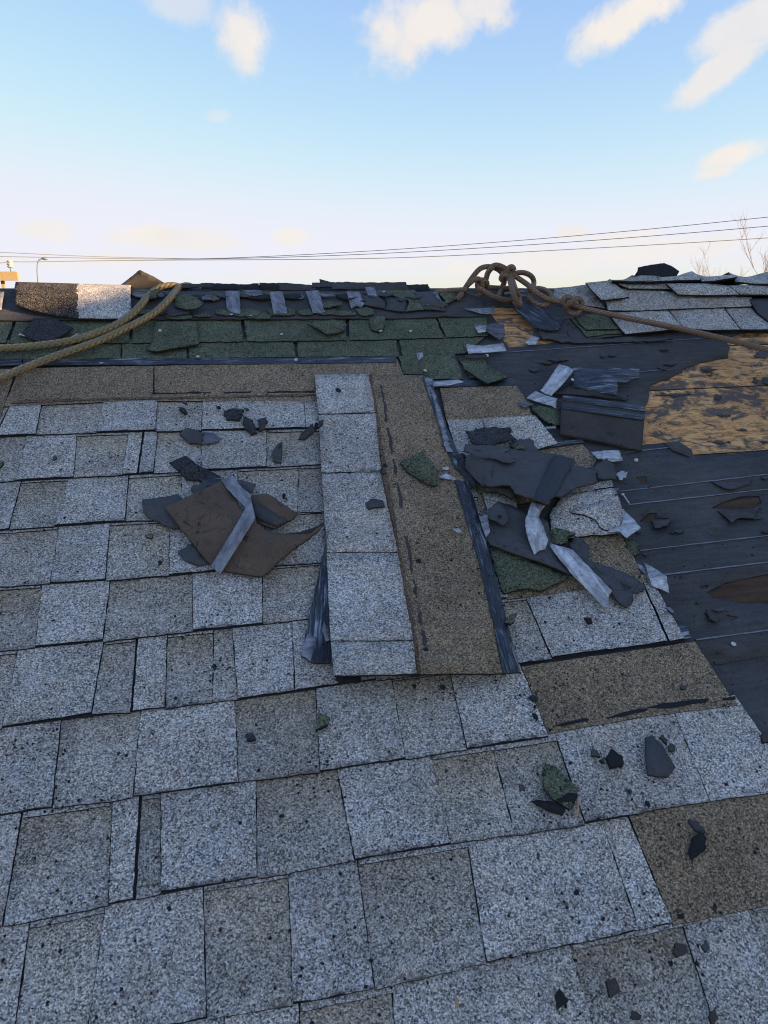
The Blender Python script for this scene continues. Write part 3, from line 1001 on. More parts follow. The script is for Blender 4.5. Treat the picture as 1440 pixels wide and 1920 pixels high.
# remaining pieces of courses right of the loose strip, with the brown upper bands laid bare
def grey(pts, w=0.013, c=None, jag=0.0015, **k):
    return sheet('shingle', pts, M_GREY, w=w, t=0.004, seg=0.008, jag=jag, parent=HOUSE, color=c or LIGHT[0], under=M_ASPH, **k)


def brown(pts, w=0.009, jag=0.001, **k):
    o = sheet('shingle', pts, M_BROWN, w=w, t=0.004, seg=0.01, jag=jag, parent=HOUSE, under=M_ASPH, **k)
    return o


brown([(36, 691), (150, 688), (288, 686), (286, 748), (150, 756), (8, 762)])
brown([(-330, 695), (30, 692), (-2, 790), (-380, 800)])
brown([(290, 686), (500, 682), (744, 673), (757, 702), (640, 745), (600, 752), (290, 752)])
for x0, x1, y0, y1 in ((285, 395, 737, 736), (420, 470, 736, 735), (500, 590, 735, 734)):
    sheet('sealant_dash', [(x0, y0 + 1.2), (x1, y1 + 1.2), (x1, y1 - 1.2), (x0, y0 - 1.2)], M_ASPH, w=0.0102, t=0.001, jag=0.003, seg=0.01, parent=HOUSE)
sheet('rust_edge', [(30, 751), (150, 747), (288, 744), (590, 739), (592, 742), (288, 748), (150, 751), (20, 756)], M_RUST, w=0.0104, t=0.001, jag=0.003, seg=0.01, parent=HOUSE)
# tar strip on top of that band
sheet('tar_strip', [(-300, 692), (0, 686), (41, 684), (41, 672), (0, 672), (-300, 676)], M_TAR, w=0.011, t=0.002, seg=0.03, jag=0.001, parent=HOUSE)
sheet('tar_strip', [(43, 685), (300, 683), (500, 682), (743, 679), (743, 669), (500, 671), (43, 673)], M_TAR, w=0.011, t=0.002, seg=0.03, jag=0.001, parent=HOUSE)
# upper right remains
brown([(825, 728), (968, 722), (988, 752), (1000, 785), (838, 792)])
sheet('tar_strip', [(808, 726), (968, 722), (964, 711), (806, 713)], M_TAR, w=0.0105, t=0.002, seg=0.02, jag=0.001, parent=HOUSE)
grey([(838, 787), (905, 786), (920, 852), (860, 858)], c=LIGHT[2])
grey([(905, 784), (1003, 779), (1046, 831), (1010, 842), (920, 852)], c=LIGHT[1], w=0.016)
sheet('tar_strip', [(1012, 842), (1047, 836), (1096, 829), (1090, 822), (1045, 829)], M_TAR, w=0.013, t=0.003, seg=0.02, jag=0.001, parent=HOUSE)
brown([(1008, 842), (1047, 838), (1092, 832), (1118, 862), (1105, 885), (1010, 890)], w=0.008)
brown([(880, 860), (1010, 850), (1050, 930), (900, 960)], w=0.007)
grey([(905, 925), (960, 920), (985, 990), (925, 1000)], c=DARK[3], w=0.012)
sheet('shingle', [(1030, 965, .014), (1053, 930, .014), (1107, 918, .015), (1150, 914, .015), (1160, 932, .016), (1167, 953, .018), (1193, 982, .03), (1160, 1000, .022), (1120, 1003, .016), (1080, 1007, .014), (1036, 1009, .014)], M_GREY, t=0.0045, seg=0.008, jag=0.003, res=0.02, parent=HOUSE, color=LIGHT[1], under=M_ASPH, wav=0.002)
sheet('shingle', [(1070, 960, .0195), (1095, 945, .020), (1150, 938, .020), (1165, 956, .023), (1188, 982, .032), (1150, 996, .0245), (1130, 992, .021), (1118, 975, .020), (1098, 966, .0195)], M_GREY, t=0.003, seg=0.008, jag=0.003, res=0.02, parent=HOUSE, color=LIGHT[0], under=M_ASPH)
grey([(1050, 916), (1146, 900), (1150, 912), (1107, 919), (1050, 929)], c=LIGHT[0], w=0.012)
brown([(1078, 1008), (1163, 1001), (1182, 1030), (1202, 1077), (1185, 1092), (1120, 1070), (1080, 1060)], w=0.009)
brown([(930, 1030), (1080, 1050), (1100, 1085), (1030, 1110), (950, 1122)], w=0.0075)
brown([(945, 1105), (1060, 1080), (1160, 1085), (1212, 1082), (1215, 1092), (1060, 1110), (952, 1124)], w=0.0085)
brown([(978, 1250), (1130, 1228), (1303, 1203), (1335, 1252), (1370, 1306), (1383, 1322), (1200, 1345), (1028, 1376)], w=0.009)
for seg_ in ([(1035, 1362), (1060, 1354), (1100, 1346), (1105, 1350), (1060, 1360)], [(1135, 1347), (1165, 1336), (1215, 1326), (1212, 1333), (1170, 1343)], [(1212, 1327), (1240, 1319), (1330, 1309), (1326, 1316), (1250, 1328)], [(1355, 1309), (1378, 1305), (1380, 1311), (1358, 1313)]):
    sheet('sealant_dash', seg_, M_ASPH, w=0.0105, t=0.001, jag=0.001, seg=0.006, parent=HOUSE)
sheet('tar_strip', [(1268, 1175), (1285, 1167), (1296, 1196), (1284, 1199)], M_TAR, w=0.013, t=0.002, seg=0.01, jag=0.001, parent=HOUSE)
brown([(1178, 1526), (1300, 1503), (1445, 1480), (1700, 1440), (1840, 1660), (1442, 1697), (1263, 1735)], w=0.010)

# ------------------------------------------------------------------ old green shingles under the ridge


def green(pts, w=0.008, jag=0.0025, t=0.004, mat=None, **k):
    return sheet('old_shingle', pts, mat or M_GREEN, w=w, t=t, seg=0.008, jag=jag, parent=HOUSE, under=M_ASPH, **k)


rowa = [(-310, 650), (-170, 649), (-20, 646), (110, 644), (228, 643), (350, 643), (553, 640), (745, 637), (912, 632)]
bota = [(-310, 676), (-170, 675), (-22, 673), (108, 673), (228, 672), (352, 672), (557, 669), (752, 668), (875, 662)]
for (a, b, c, d) in zip(rowa[:-1], rowa[1:], bota[:-1], bota[1:]):
    g = 3 if a[0] in (350, 553, 745) else 1
    green([(a[0] + g, a[1] - 8), (b[0] - g, b[1] - 8), (b[0] - g, b[1]), (d[0] - g, d[1]), (c[0] + g, c[1])], w=0.009)
rowb = [(-280, 603), (-120, 601), (30, 600), (249, 598), (452, 597), (651, 597), (815, 595), (912, 592)]
botb = [(-310, 645), (-130, 644), (13, 643), (246, 643), (460, 640), (655, 638), (835, 633), (918, 629)]
for (a, b, c, d) in zip(rowb[:-1], rowb[1:], botb[:-1], botb[1:]):
    g = 4 if a[0] in (30, 452) else 2
    green([(a[0] + g, a[1] - 6), (b[0] - g, b[1] - 6), (d[0] - g - 1, d[1]), (c[0] + g, c[1])], w=0.0125)
green([(747, 668), (852, 664), (869, 710), (813, 711), (793, 702), (757, 701)], w=0.009)
green([(860, 672), (910, 670), (913, 687), (952, 707), (920, 712), (880, 708)], w=0.0085)
green([(873, 693, .014), (880, 688, .012), (915, 686, .012), (952, 707, .018), (914, 719, .03), (890, 704, .02)], jag=0.002)
green([(722, 581), (835, 580), (874, 580), (876, 593), (838, 594), (728, 595)], w=0.0145)
green([(246, 545), (290, 543), (296, 570), (300, 592), (262, 596), (248, 590)], w=0.014)

# tar paper left over between the green rows and the ridge
sheet('felt_strip', [(-320, 545), (-100, 545), (245, 545), (420, 546), (620, 546), (720, 547), (800, 547), (868, 548), (905, 560), (910, 592), (720, 597), (600, 598), (420, 599), (246, 599), (-320, 603)], M_FELT, w=0.0175, t=0.002, seg=0.012, jag=0.003, res=0.05, parent=HOUSE, wav=0.003, wavs=14)
# ragged layered edge along the ridge
rr = random.Random(31)
for i in range(15):
    x0 = 350 + i * 34 + rr.uniform(-8, 8) if i < 12 else -200 + (i - 12) * 70
    x1 = x0 + rr.uniform(50, 110)
    h = rr.uniform(1.0, 4.0)
    va, vb = ridge_v(P(x0, 545, .02).x), ridge_v(P(x1, 545, .02).x)
    w0 = 0.0165 + rr.uniform(-.003, .003)
    a = P(x0, 545, w0); b = P(x1, 545, w0)
    pts = [Vector((a.x, va - rr.uniform(.02, .05), w0 - .003)), Vector((b.x, vb - rr.uniform(.015, .05), w0 - .003)), Vector((b.x, vb + rr.uniform(-.008, .004), w0 + rr.uniform(-.003, .002))), Vector((a.x, va + rr.uniform(-.008, .004), w0 + rr.uniform(-.003, .002)))]
    sheet('ridge_layer', pts, rr.choice([M_ASPH, M_FELT, M_BACKDK]), t=0.002, jag=0.003, seg=0.008, res=0.025, parent=HOUSE, wav=0.002, wavs=20)
for i in range(26):
    x = 255 + i * 23.5 + rr.uniform(-9, 9); y = rr.choice((550, 553, 556, 562, 570)) + rr.uniform(-2, 2)
    a, h = rr.uniform(9, 26), rr.uniform(4, 11)
    w_ = .021 + rr.uniform(0, .004)
    pts = [(x - a, y - h * .4, w_), (x - a * .2, y - h * .6, w_), (x + a * .8, y - h * .5, w_ + .002), (x + a, y + h * .3, w_ + .003), (x + a * .3, y + h * .7, w_ + .005), (x - a * .5, y + h * .4, w_ + .002)]
    sheet('torn_flap', pts, rr.choice([M_FELT, M_SLATE, M_BACKDK, M_GREEN, M_ASPH, M_BACK, M_FILM]), t=.0018, jag=.004, seg=.005, res=.012, parent=HOUSE, wav=.002, wavs=40)
for i in range(12):
    x = 258 + i * 40 + rr.uniform(-14, 14); y = 588 + rr.uniform(-5, 6)
    a, h = rr.uniform(14, 30), rr.uniform(5, 10)
    pts = [(x - a, y - h * .5, .0205), (x + a * .3, y - h, .0205), (x + a, y - h * .3, .021), (x + a * .9, y + h * .6, .0225), (x - a * .2, y + h * .8, .0235), (x - a * .9, y + h * .5, .022)]
    sheet('torn_flap', pts, M_GREEN, t=.003, jag=.004, seg=.005, res=.014, parent=HOUSE, wav=.001, wavs=40)
# pieces at the ridge
sheet('ridge_layer', [(672, 541, 'v', .69), (728, 539, 'v', .69), (730, 535, 'v', .72), (674, 537, 'v', .72)], M_ASPH, t=0.003, seg=0.01, jag=.002, parent=HOUSE)
green([(720, 545, .026), (777, 543, .027), (797, 580, .024), (760, 584, .024), (768, 566, .024), (727, 550, .025)], mat=M_GREEN)
green([(823, 549, .027), (850, 546, .028), (860, 559, .026), (838, 569, .026)])
sheet('felt_strip', [(776, 547, .028), (815, 546, .03), (838, 582, .026), (795, 580, .025)], M_SLATE, t=.002, jag=.002, seg=.008, res=.03, parent=HOUSE, wav=.002)
sheet('felt_strip', [(720, 553, .024), (762, 566, .026), (758, 584, .025), (722, 580, .024), (726, 566, .024)], M_FELT, t=.002, jag=.002, seg=.008, res=.03, parent=HOUSE, wav=.002)
sheet('felt_strip', [(676, 553, .025), (710, 556, .026), (722, 568, .025), (722, 578, .026), (684, 571, .025)], M_FELT, t=.002, jag=.002, seg=.008, res=.03, parent=HOUSE, wav=.002)


# ------------------------------------------------------------------ loose things on the roof
def scrap(name, label, cat, pts, mat, group=None, **k):
    k.setdefault('t', 0.0026); k.setdefault('jag', 0.0055); k.setdefault('seg', 0.0042); k.setdefault('res', 0.014)
    if mat not in (M_TAPE, M_TAPE2, M_FILM):
        k['t'] *= .8
        if not k.get('wav') and 'wf' not in k: k['wav'] = .0016; k['wavs'] = 34.0
    o = sheet(name, pts, mat, **k)
    return tag(o, label, cat, group)


G_L, G_R = 'scraps in the left pile', 'scraps in the right pile'

# the big loose shingle lying up the slope
c0 = P(740, 1000, 0.016)
LS = empty('loose_shingle', c0, 'whole loose shingle lying lengthwise up the slope, grey tabs left, brown band right', 'shingle')


def lsw(base):
    a, b = P(610, 1265, .02), P(960, 1262, .02)
    def wf(u, v):
        t = max(0, (-0.42 - v) / 0.30)
        s = max(0, min(1, 1 - (u - a.x) / (b.x - a.x)))
        return base + (0.030 * s + 0.010) * t * t + 0.0042 * noise.noise((u * 4.5, v * 4.5, 1))
    return wf


def lspts(px, base):
    f = lsw(base); out = []
    for x, y in px:
        w = base
        for _ in range(4):
            q = P(x, y, w); w = f(q.x, q.y)
        out.append(P(x, y, w))
    return out


def lpart(name, px, mat, base, t, color=None, under=None, jag=0.001, along=None):
    return sheet(name, lspts(px, base), mat, t=t, jag=jag, seg=0.008, res=0.03, parent=LS, wf=lsw(base), color=color, under=under or M_ASPH, along=along)


lpart('brown_band', [(592, 705), (690, 702), (797, 704), (850, 870), (872, 900), (900, 1010), (947, 1263), (780, 1264), (628, 1266), (612, 1040), (601, 860)], M_BROWN, 0.021, 0.004)
TL = [(590, 702), (597, 777), (603, 887), (613, 1036), (620, 1202), (626, 1268)]
TRR = [(691, 700), (704, 774), (719, 885), (746, 1036), (775, 1201), (781, 1264)]
cols = [LIGHT[1], LIGHT[0], LIGHT[3], LIGHT[1], LIGHT[0]]
for i in range(5):
    a, b, c, d = TL[i], TRR[i], TRR[i + 1], TL[i + 1]
    e = 0.8
    o = lpart('tab', [(a[0], a[1] + e), (b[0] - (6 if i in (2,) else 0), b[1] + e), (c[0] - (4 if i in (1,) else 0), c[1] - e), (d[0], d[1] - e)], M_GREY, 0.0245 + 0.0006 * (i % 2), 0.0035, color=tuple(x * 1.03 for x in cols[i]))
lpart('rust_edge', [(688, 702), (696, 702), (709, 774), (725, 885), (752, 1036), (782, 1201), (789, 1263), (779, 1263), (771, 1201), (743, 1036), (715, 885), (700, 774)], M_RUST, 0.0222, 0.001, jag=.003)
lpart('tar_strip', [(792, 706), (806, 706), (838, 800), (872, 880), (856, 882), (845, 860), (815, 775)], M_TAR, 0.0225, 0.002, along=((800, 706), (850, 870)))
lpart('tar_strip', [(852, 900), (878, 902), (912, 1010), (945, 1140), (976, 1260), (944, 1263), (925, 1165), (897, 1050)], M_TAR, 0.0225, 0.003, along=((865, 900), (960, 1262)))
lpart('film', [(806, 724), (814, 735), (832, 790), (849, 848), (836, 846), (826, 800), (812, 752)], M_TAPE2, 0.0245, 0.0004, jag=0.003)
lpart('film', [(795, 708), (812, 710), (812, 722), (800, 724)], M_TAPE2, 0.0245, 0.0004, jag=0.003)
for y0, y1 in ((720, 790), (800, 850), (860, 890), (905, 950), (1005, 1070), (1085, 1120), (1128, 1170), (1180, 1210)):
    f = lambda y: 702 + (y - 705) * (795 - 700) / 555.0 + 6
    lpart('sealant_dash', [(f(y0) + 1, y0), (f(y0) + 4, y0 + 1), (f(y0 * .5 + y1 * .5) + 7, y0 * .5 + y1 * .5), (f(y1) + 4, y1), (f(y1) + 1, y1 + 2)], M_BACKDK, 0.0216, 0.0010, jag=0.004)
for x, y in ((785, 1052), (798, 1219), (722, 873)):
    f = lsw(0.0225); q = P(x, y, f(0.3, P(x, y, .02).y))
    lump('nail_hole', q, 0.006, M_ASPH, LS, 0.25, x)
# shingle under its lower left corner, tar edge showing
scrap('shingle_edge', 'tar covered edge of a shingle sticking out left of the loose lengthwise shingle', 'shingle scrap', [(611, 1015, .017), (640, 1010, .017), (660, 1240, .024), (613, 1243, .022), (588, 1243, .024), (564, 1229, .024), (571, 1195, .022), (590, 1110, .018)], M_TAR, t=0.004, jag=.001, along=((600, 1020), (585, 1240)), split=((606, 1015), (594, 1243), M_ASPH) and None, w=.02)
scrap('torn_film', 'bluish end of film on the tar edge beside the loose lengthwise shingle', 'film', [(576, 1188, .0235), (592, 1195, .0245), (583, 1241, .0255), (565, 1229, .0255), (567, 1212, .0245)], M_TAPE2, t=0.0004, jag=.001)
scrap('torn_film', 'small pale film tuft under the left edge of the loose lengthwise shingle', 'film', [(607, 1165, .024), (618, 1180, .027), (620, 1200, .027), (611, 1203, .025), (604, 1182, .024)], M_TAPE2, t=0.0004, jag=.002)
scrap('torn_strip', 'black torn asphalt strip under the bottom left corner of the lengthwise shingle', 'felt scrap', [(625, 1262, .021), (682, 1266, .020), (674, 1280, .019), (640, 1282, .018), (628, 1275, .018)], M_ASPH, t=.002)

# ---- left pile: upturned brown shingle and what lies round it
scrap('felt_scrap', 'black smooth scrap poking out left of the upturned brown shingle', 'felt scrap', [(267, 937, .018), (335, 927, .022), (345, 945, .02), (340, 990, .018), (320, 990, .017), (278, 970, .017), (268, 960, .017)], M_SLATE, G_L, w=.018, jag=.002)
scrap('felt_scrap', 'black scrap below the lower left edge of the upturned brown shingle', 'felt scrap', [(333, 1034, .018), (362, 1016, .02), (392, 1046, .019), (392, 1056, .018), (373, 1061, .017), (345, 1050, .017)], M_SLATE, G_L, jag=.0015)
scrap('shingle_scrap', 'long dark granule flake above the upturned brown shingle', 'shingle scrap', [(317, 867, .018), (347, 855, .026), (373, 873, .03), (414, 893, .026), (400, 901, .02), (373, 901, .018), (350, 899, .018), (333, 881, .017)], M_DARKGRAN, G_L, t=.004, jag=.002)
scrap('felt_scrap', 'blue black strip between the long flake and the upturned shingle', 'felt scrap', [(374, 897, .022), (412, 894, .024), (418, 902, .024), (395, 912, .022), (385, 909, .02)], M_TAR, G_L, jag=.001)
scrap('felt_scrap', 'small black lump tucked under the top corner of the upturned shingle', 'felt scrap', [(360, 912, .018), (378, 906, .02), (392, 909, .02), (376, 925, .018), (362, 922, .017)], M_SLATE, G_L)
scrap('felt_scrap', 'pointed black scrap right of the film on the upturned shingle', 'felt scrap', [(443, 900, .024), (452, 900, .026), (480, 907, .03), (471, 926, .03), (455, 915, .026)], M_SLATE, G_L, jag=.0015)
FLAP = scrap('shingle_scrap', 'curled brown flap with black middle at the right of the upturned shingle', 'shingle scrap', [(455, 938, .03), (471, 929, .034), (500, 925, .04), (514, 932, .045), (525, 941, .04), (557, 962, .036), (553, 971, .03), (513, 991, .026), (482, 977, .026), (470, 960, .026)], M_BACK, G_L, t=.004, jag=.0015, wav=.002)
PARENT_INV[FLAP.name] = FLAP.matrix_basis.inverted()
sheet('black_band', [(474, 938, .036), (486, 944, .038), (526, 969, .0345), (540, 976, .0315), (518, 986, .030), (484, 972, .031), (473, 958, .031)], M_SLATE, t=.0016, jag=.0015, seg=.006, res=.018, parent=FLAP)
scrap('upturned_shingle', 'brown shingle lying upside down with a film strip folded across it', 'shingle', [(308, 951, .03), (360, 926, .034), (415, 900, .036), (430, 908, .038), (452, 952, .040), (473, 966, .042), (486, 985, .036), (500, 996, .032), (530, 1002, .034), (562, 1003, .044), (582, 1000, .056), (596, 990, .064), (605, 983, .07), (600, 992, .066), (582, 1009, .052), (545, 1034, .036), (517, 1057, .026), (505, 1070, .022), (490, 1080, .020), (420, 1070, .020), (400, 1060, .022), (387, 1050, .024), (357, 1013, .026)], M_BACK, t=.005, jag=.0012, res=.014, wav=.0025, wavs=9, under=M_BACKDK)
scrap('shingle_scrap', 'torn brown lip raised against the loose lengthwise shingle', 'shingle scrap', [(512, 1003, .022), (560, 998, .034), (584, 991, .054), (607, 980, .062), (606, 986, .055), (585, 1002, .040), (545, 1008, .022)], M_BACKDK, G_L, t=.003, jag=.001)
for i, pts in enumerate((((361, 972), (384, 990), (393, 1004), (378, 1000)), ((405, 1015), (425, 1020), (428, 1030), (408, 1026)), ((452, 1046), (486, 1049), (480, 1056), (455, 1054)), ((503, 1055), (516, 1056), (505, 1063), (498, 1062)))):
    q = [(x, y, .0415 if i < 2 else .035) for x, y in pts]
    pass
scrap('film_strip', 'upper half of the clear strip folded over the upturned brown shingle', 'film strip', [(415, 899, .041), (440, 895, .043), (452, 912, .044), (471, 927, .047), (469, 945, .047), (462, 952, .046), (446, 938, .044), (424, 914, .042)], M_TAPE2, t=.0006, jag=.0006, along=((420, 898), (468, 945)))
scrap('film_strip', 'lower half of the clear strip hanging down the upturned brown shingle', 'film strip', [(470, 933, .052), (479, 972, .047), (455, 1010, .044), (413, 1077, .024), (395, 1062, .026), (430, 1005, .045), (452, 968, .049)], M_TAPE2, t=.0006, jag=.0006, along=((470, 950), (404, 1070)))

# ---- flakes above the pile
scrap('shingle_scrap', 'black flake with a clear film tail left of centre', 'shingle scrap', [(336, 813, .017), (350, 802, .022), (365, 805, .024), (382, 812, .021), (375, 833, .018), (353, 829, .016)], M_SLATE, t=.004, jag=.0015)
scrap('torn_film', 'clear film tail on the black flake left of centre', 'film', [(381, 810, .019), (400, 812, .018), (418, 823, .017), (400, 831, .016), (375, 833, .017)], M_FILM, t=.0005, jag=.001)
scrap('shingle_scrap', 'thin upright black chip beside the lengthwise shingle on pale tabs', 'shingle scrap', [(511, 847, .017), (519, 835, .024), (529, 827, .028), (530, 847, .022), (527, 868, .017), (512, 864, .016)], M_SLATE, t=.004, jag=.001)
scrap('shingle_scrap', 'black flake leaning on the left edge of the lengthwise shingle', 'shingle scrap', [(559, 823, .018), (565, 812, .034), (582, 797, .05), (607, 785, .05), (606, 795, .038), (592, 808, .026), (572, 824, .018)], M_SLATE, t=.004, jag=.001)
scrap('shingle_scrap', 'green black oblong crumb at the top of the pale tabs', 'shingle scrap', [(419, 769, .017), (430, 766, .022), (457, 767, .021), (449, 788, .018), (424, 785, .016)], M_DARKGRAN, t=.006)
scrap('shingle_scrap', 'tall dark crumb right below the oblong crumb', 'shingle scrap', [(456, 781, .018), (473, 786, .026), (482, 810, .020), (473, 814, .017), (460, 803, .017)], M_DARKGRAN, t=.006)
scrap('shingle_scrap', 'narrow dark red brown chip right of the tall dark crumb', 'shingle scrap', [(485, 787, .018), (498, 782, .026), (498, 805, .02), (486, 809, .017)], M_BACKDK, t=.004)
scrap('shingle_scrap', 'small dark oblong chip on the middle tab of the lengthwise shingle', 'shingle scrap', [(685, 943, .031), (697, 935, .034), (717, 938, .034), (722, 950, .030), (705, 951, .030), (691, 954, .029)], M_SLATE, t=.004, jag=.001)
scrap('shingle_scrap', 'diamond shaped green flake on the brown band of the lengthwise shingle', 'shingle scrap', [(750, 867, .03), (792, 846, .036), (806, 866, .04), (823, 884, .040), (820, 910, .032), (803, 908, .030), (783, 897, .028), (763, 883, .027)], M_GREEN, t=.005, jag=.002)
scrap('torn_film', 'white film scrap right of the diamond shaped green flake', 'film', [(820, 895, .026), (836, 887, .030), (854, 896, .030), (853, 900, .028), (835, 898, .027)], M_TAPE, t=.0006, jag=.001)
scrap('torn_film', 'tiny white film sliver above the white film scrap', 'film', [(828, 876, .026), (842, 876, .027), (840, 881, .027), (830, 881, .026)], M_TAPE, t=.0006, jag=.001)
scrap('torn_film', 'tiny white film speck on the brown band', 'film', [(848, 992, .027), (858, 990, .029), (867, 997, .029), (860, 1000, .027)], M_TAPE, t=.0006, jag=.001)

# ---- right pile
scrap('shingle_scrap', 'dark granule slab at the top of the right pile', 'shingle scrap', [(873, 807, .024), (900, 803, .026), (927, 800, .028), (957, 802, .028), (957, 813, .028), (969, 824, .028), (945, 828, .030), (920, 835, .03), (890, 833, .026), (881, 822, .024)], M_DARKGRAN, G_R, t=.005)
scrap('felt_scrap', 'small slate coloured shingle end with a green patch behind the big felt sheet', 'felt scrap', [(955, 830, .022), (973, 823, .024), (993, 821, .026), (1002, 830, .026), (1010, 848, .026), (965, 852, .026)], M_SLATE, G_R, t=.004)
scrap('shingle_scrap', 'little mossy patch at the top of the big felt sheet', 'shingle scrap', [(957, 836, .029), (972, 832, .031), (985, 834, .031), (986, 843, .031), (965, 841, .030)], M_GREEN, G_R, t=.003)
scrap('felt_scrap', 'long slate strip overlapping the top of the big felt sheet', 'felt scrap', [(867, 846, .034), (873, 832, .036), (902, 834, .038), (927, 835, .042), (953, 833, .04), (945, 848, .046), (965, 859, .049), (967, 866, .049), (943, 867, .049), (920, 860, .046), (893, 857, .040)], M_SLATE, G_R, t=.003, wav=.001)
scrap('felt_scrap', 'folded black corner at the left of the right pile', 'felt scrap', [(846, 853, .024), (870, 851, .03), (875, 880, .030), (903, 908, .026), (887, 914, .022), (860, 897, .020), (840, 884, .020), (853, 864, .022)], M_DARKGRAN, G_R, t=.004)
big = [(935, 853, .040), (953, 841, .034), (1010, 846, .030), (1045, 852, .030), (1077, 860, .032), (1079, 872, .034), (1100, 878, .034), (1117, 883, .033), (1119, 905, .032), (1083, 913, .040), (1070, 922, .046), (1053, 932, .052), (1037, 930, .056), (1031, 938, .060), (1026, 946, .062), (1010, 940, .064), (995, 933, .062), (967, 925, .060), (960, 916, .056), (957, 910, .054), (940, 910, .050), (918, 912, .046), (905, 905, .044), (915, 876, .044)]
BIG = scrap('felt_sheet', 'biggest slate grey felt sheet on top of the right pile', 'felt scrap', big, M_SLATE, G_R, t=.0035, jag=.003, res=.014, wav=.0015, wavs=14, under=M_BACKDK)
sheet_band = [(1040, 853, .0345), (1077, 862, .0345), (1062, 890, .043), (1042, 930, .0575), (1024, 943, .0635), (1000, 933, .0635), (1022, 890, .050)]
PARENT_INV[BIG.name] = BIG.matrix_basis.inverted()
sheet('ribbed_band', [PT(p, .03) for p in sheet_band], M_RIB, t=.0012, jag=.0006, seg=.008, res=.015, along=((1060, 858), (1012, 940)), parent=BIG)
scrap('felt_scrap', 'triangular streaked felt flap left of the big felt sheet', 'felt scrap', [(872, 878, .030), (874, 856, .046), (881, 851, .052), (900, 860, .054), (925, 866, .050), (921, 890, .048), (916, 910, .042), (906, 911, .036), (890, 897, .032)], M_SLATE, G_R, t=.003, jag=.001, wav=.001)
scrap('shingle_scrap', 'layered shingle edge in shade beneath the front of the big felt sheet', 'shingle scrap', [(903, 908, .034), (920, 911, .040), (955, 909, .042), (966, 922, .042), (962, 934, .034), (945, 925, .032), (935, 922, .030), (912, 921, .028)], M_BACKDK, G_R, t=.006)
scrap('felt_sheet', 'wide lower felt sheet running from the tar strip to the long white strip', 'felt scrap', [(905, 985, .017), (912, 962, .019), (933, 940, .022), (960, 948, .026), (987, 960, .028), (1027, 978, .028), (1036, 1015, .028), (1055, 1045, .027), (1078, 1080, .024), (1050, 1068, .030), (1020, 1056, .032), (970, 1040, .030), (920, 1021, .026), (911, 1010, .022)], M_SLATE, G_R, t=.004, jag=.0015, wav=.001, under=M_BACKDK)
HF = scrap('felt_scrap', 'small slate flake with a nail hole at the left of the lower felt sheet', 'felt scrap', [(897, 963, .030), (915, 955, .032), (933, 941, .036), (943, 948, .036), (951, 958, .036), (953, 977, .034), (943, 985, .032), (920, 974, .030)], M_SLATE, G_R, t=.003, jag=.002)
PARENT_INV[HF.name] = HF.matrix_basis.inverted()
lump('nail_hole', P(937, 968, .0355), .004, M_ASPH, HF, .3, 4)
scrap('torn_film', 'lavender film corner beside the tar strip of the lengthwise shingle', 'film', [(895, 958, .024), (904, 962, .030), (914, 967, .034), (919, 997, .030), (911, 1008, .026), (903, 985, .028)], M_TAPE2, G_R, t=.0006, jag=.001)
scrap('shingle_scrap', 'big green granule piece under the lower felt sheet', 'shingle scrap', [(917, 1030, .016), (935, 1022, .017), (975, 1040, .018), (1020, 1058, .018), (1066, 1078, .019), (1062, 1083, .021), (1045, 1093, .022), (1030, 1101, .022), (1010, 1107, .020), (985, 1104, .020), (965, 1107, .019), (943, 1112, .018)], M_GREEN, G_R, t=.005, jag=.003)
scrap('film_strip', 'curved film strip hanging out from under the big felt sheet', 'film strip', [(997, 941, .050), (1010, 943, .052), (1022, 948, .052), (1013, 962, .046), (1010, 970, .043), (1020, 990, .042), (1028, 1013, .040), (1022, 1030, .034), (1012, 1032, .034), (1002, 1040, .032), (993, 1018, .036), (986, 997, .042), (985, 973, .046)], M_TAPE, G_R, t=.0006, jag=.001, along=((1000, 945), (1015, 1030)))
scrap('film_strip', 'long white film strip slanting down to the grey tabs', 'film strip', [(1030, 1018, .036), (1050, 1024, .036), (1073, 1030, .034), (1100, 1058, .034), (1148, 1108, .030), (1141, 1119, .026), (1144, 1140, .022), (1130, 1138, .022), (1105, 1110, .026), (1077, 1082, .032), (1050, 1050, .034), (1037, 1033, .035)], M_TAPE, G_R, t=.0006, jag=.0015, along=((1040, 1022), (1138, 1130)))
scrap('shingle_scrap', 'mossy green lump beside the curved film strip', 'shingle scrap', [(1029, 998, .030), (1041, 990, .036), (1055, 992, .038), (1080, 999, .034), (1063, 1007, .033), (1064, 1018, .031), (1050, 1021, .030), (1040, 1020, .029)], M_GREEN, G_R, t=.008, jag=.003, wav=.003, wavs=40)
scrap('felt_scrap', 'jagged felt scrap to the right of the long white strip', 'felt scrap', [(1066, 1020, .026), (1078, 1004, .028), (1095, 1015, .028), (1107, 1028, .026), (1107, 1052, .025), (1147, 1063, .025), (1190, 1083, .024), (1210, 1099, .023), (1207, 1110, .023), (1187, 1111, .022), (1188, 1123, .022), (1177, 1140, .020), (1163, 1133, .021), (1147, 1113, .023), (1110, 1072, .025), (1075, 1035, .026)], M_SLATE, G_R, t=.003, jag=.003)
scrap('torn_film', 'square white film end on the corner of the grey shingle remnant', 'film', [(1173, 960, .034), (1188, 973, .038), (1202, 990, .042), (1175, 1009, .036), (1168, 1003, .034), (1160, 996, .032), (1138, 998, .029), (1147, 990, .029), (1165, 985, .032)], M_TAPE, G_R, t=.0006, jag=.001)
scrap('shingle_scrap', 'dark green crumbling piece at the right edge of the pile', 'shingle scrap', [(1168, 1006, .010), (1190, 1012, .014), (1199, 1023, .014), (1191, 1046, .010), (1182, 1034, .010)], M_GREEN, G_R, t=.006)
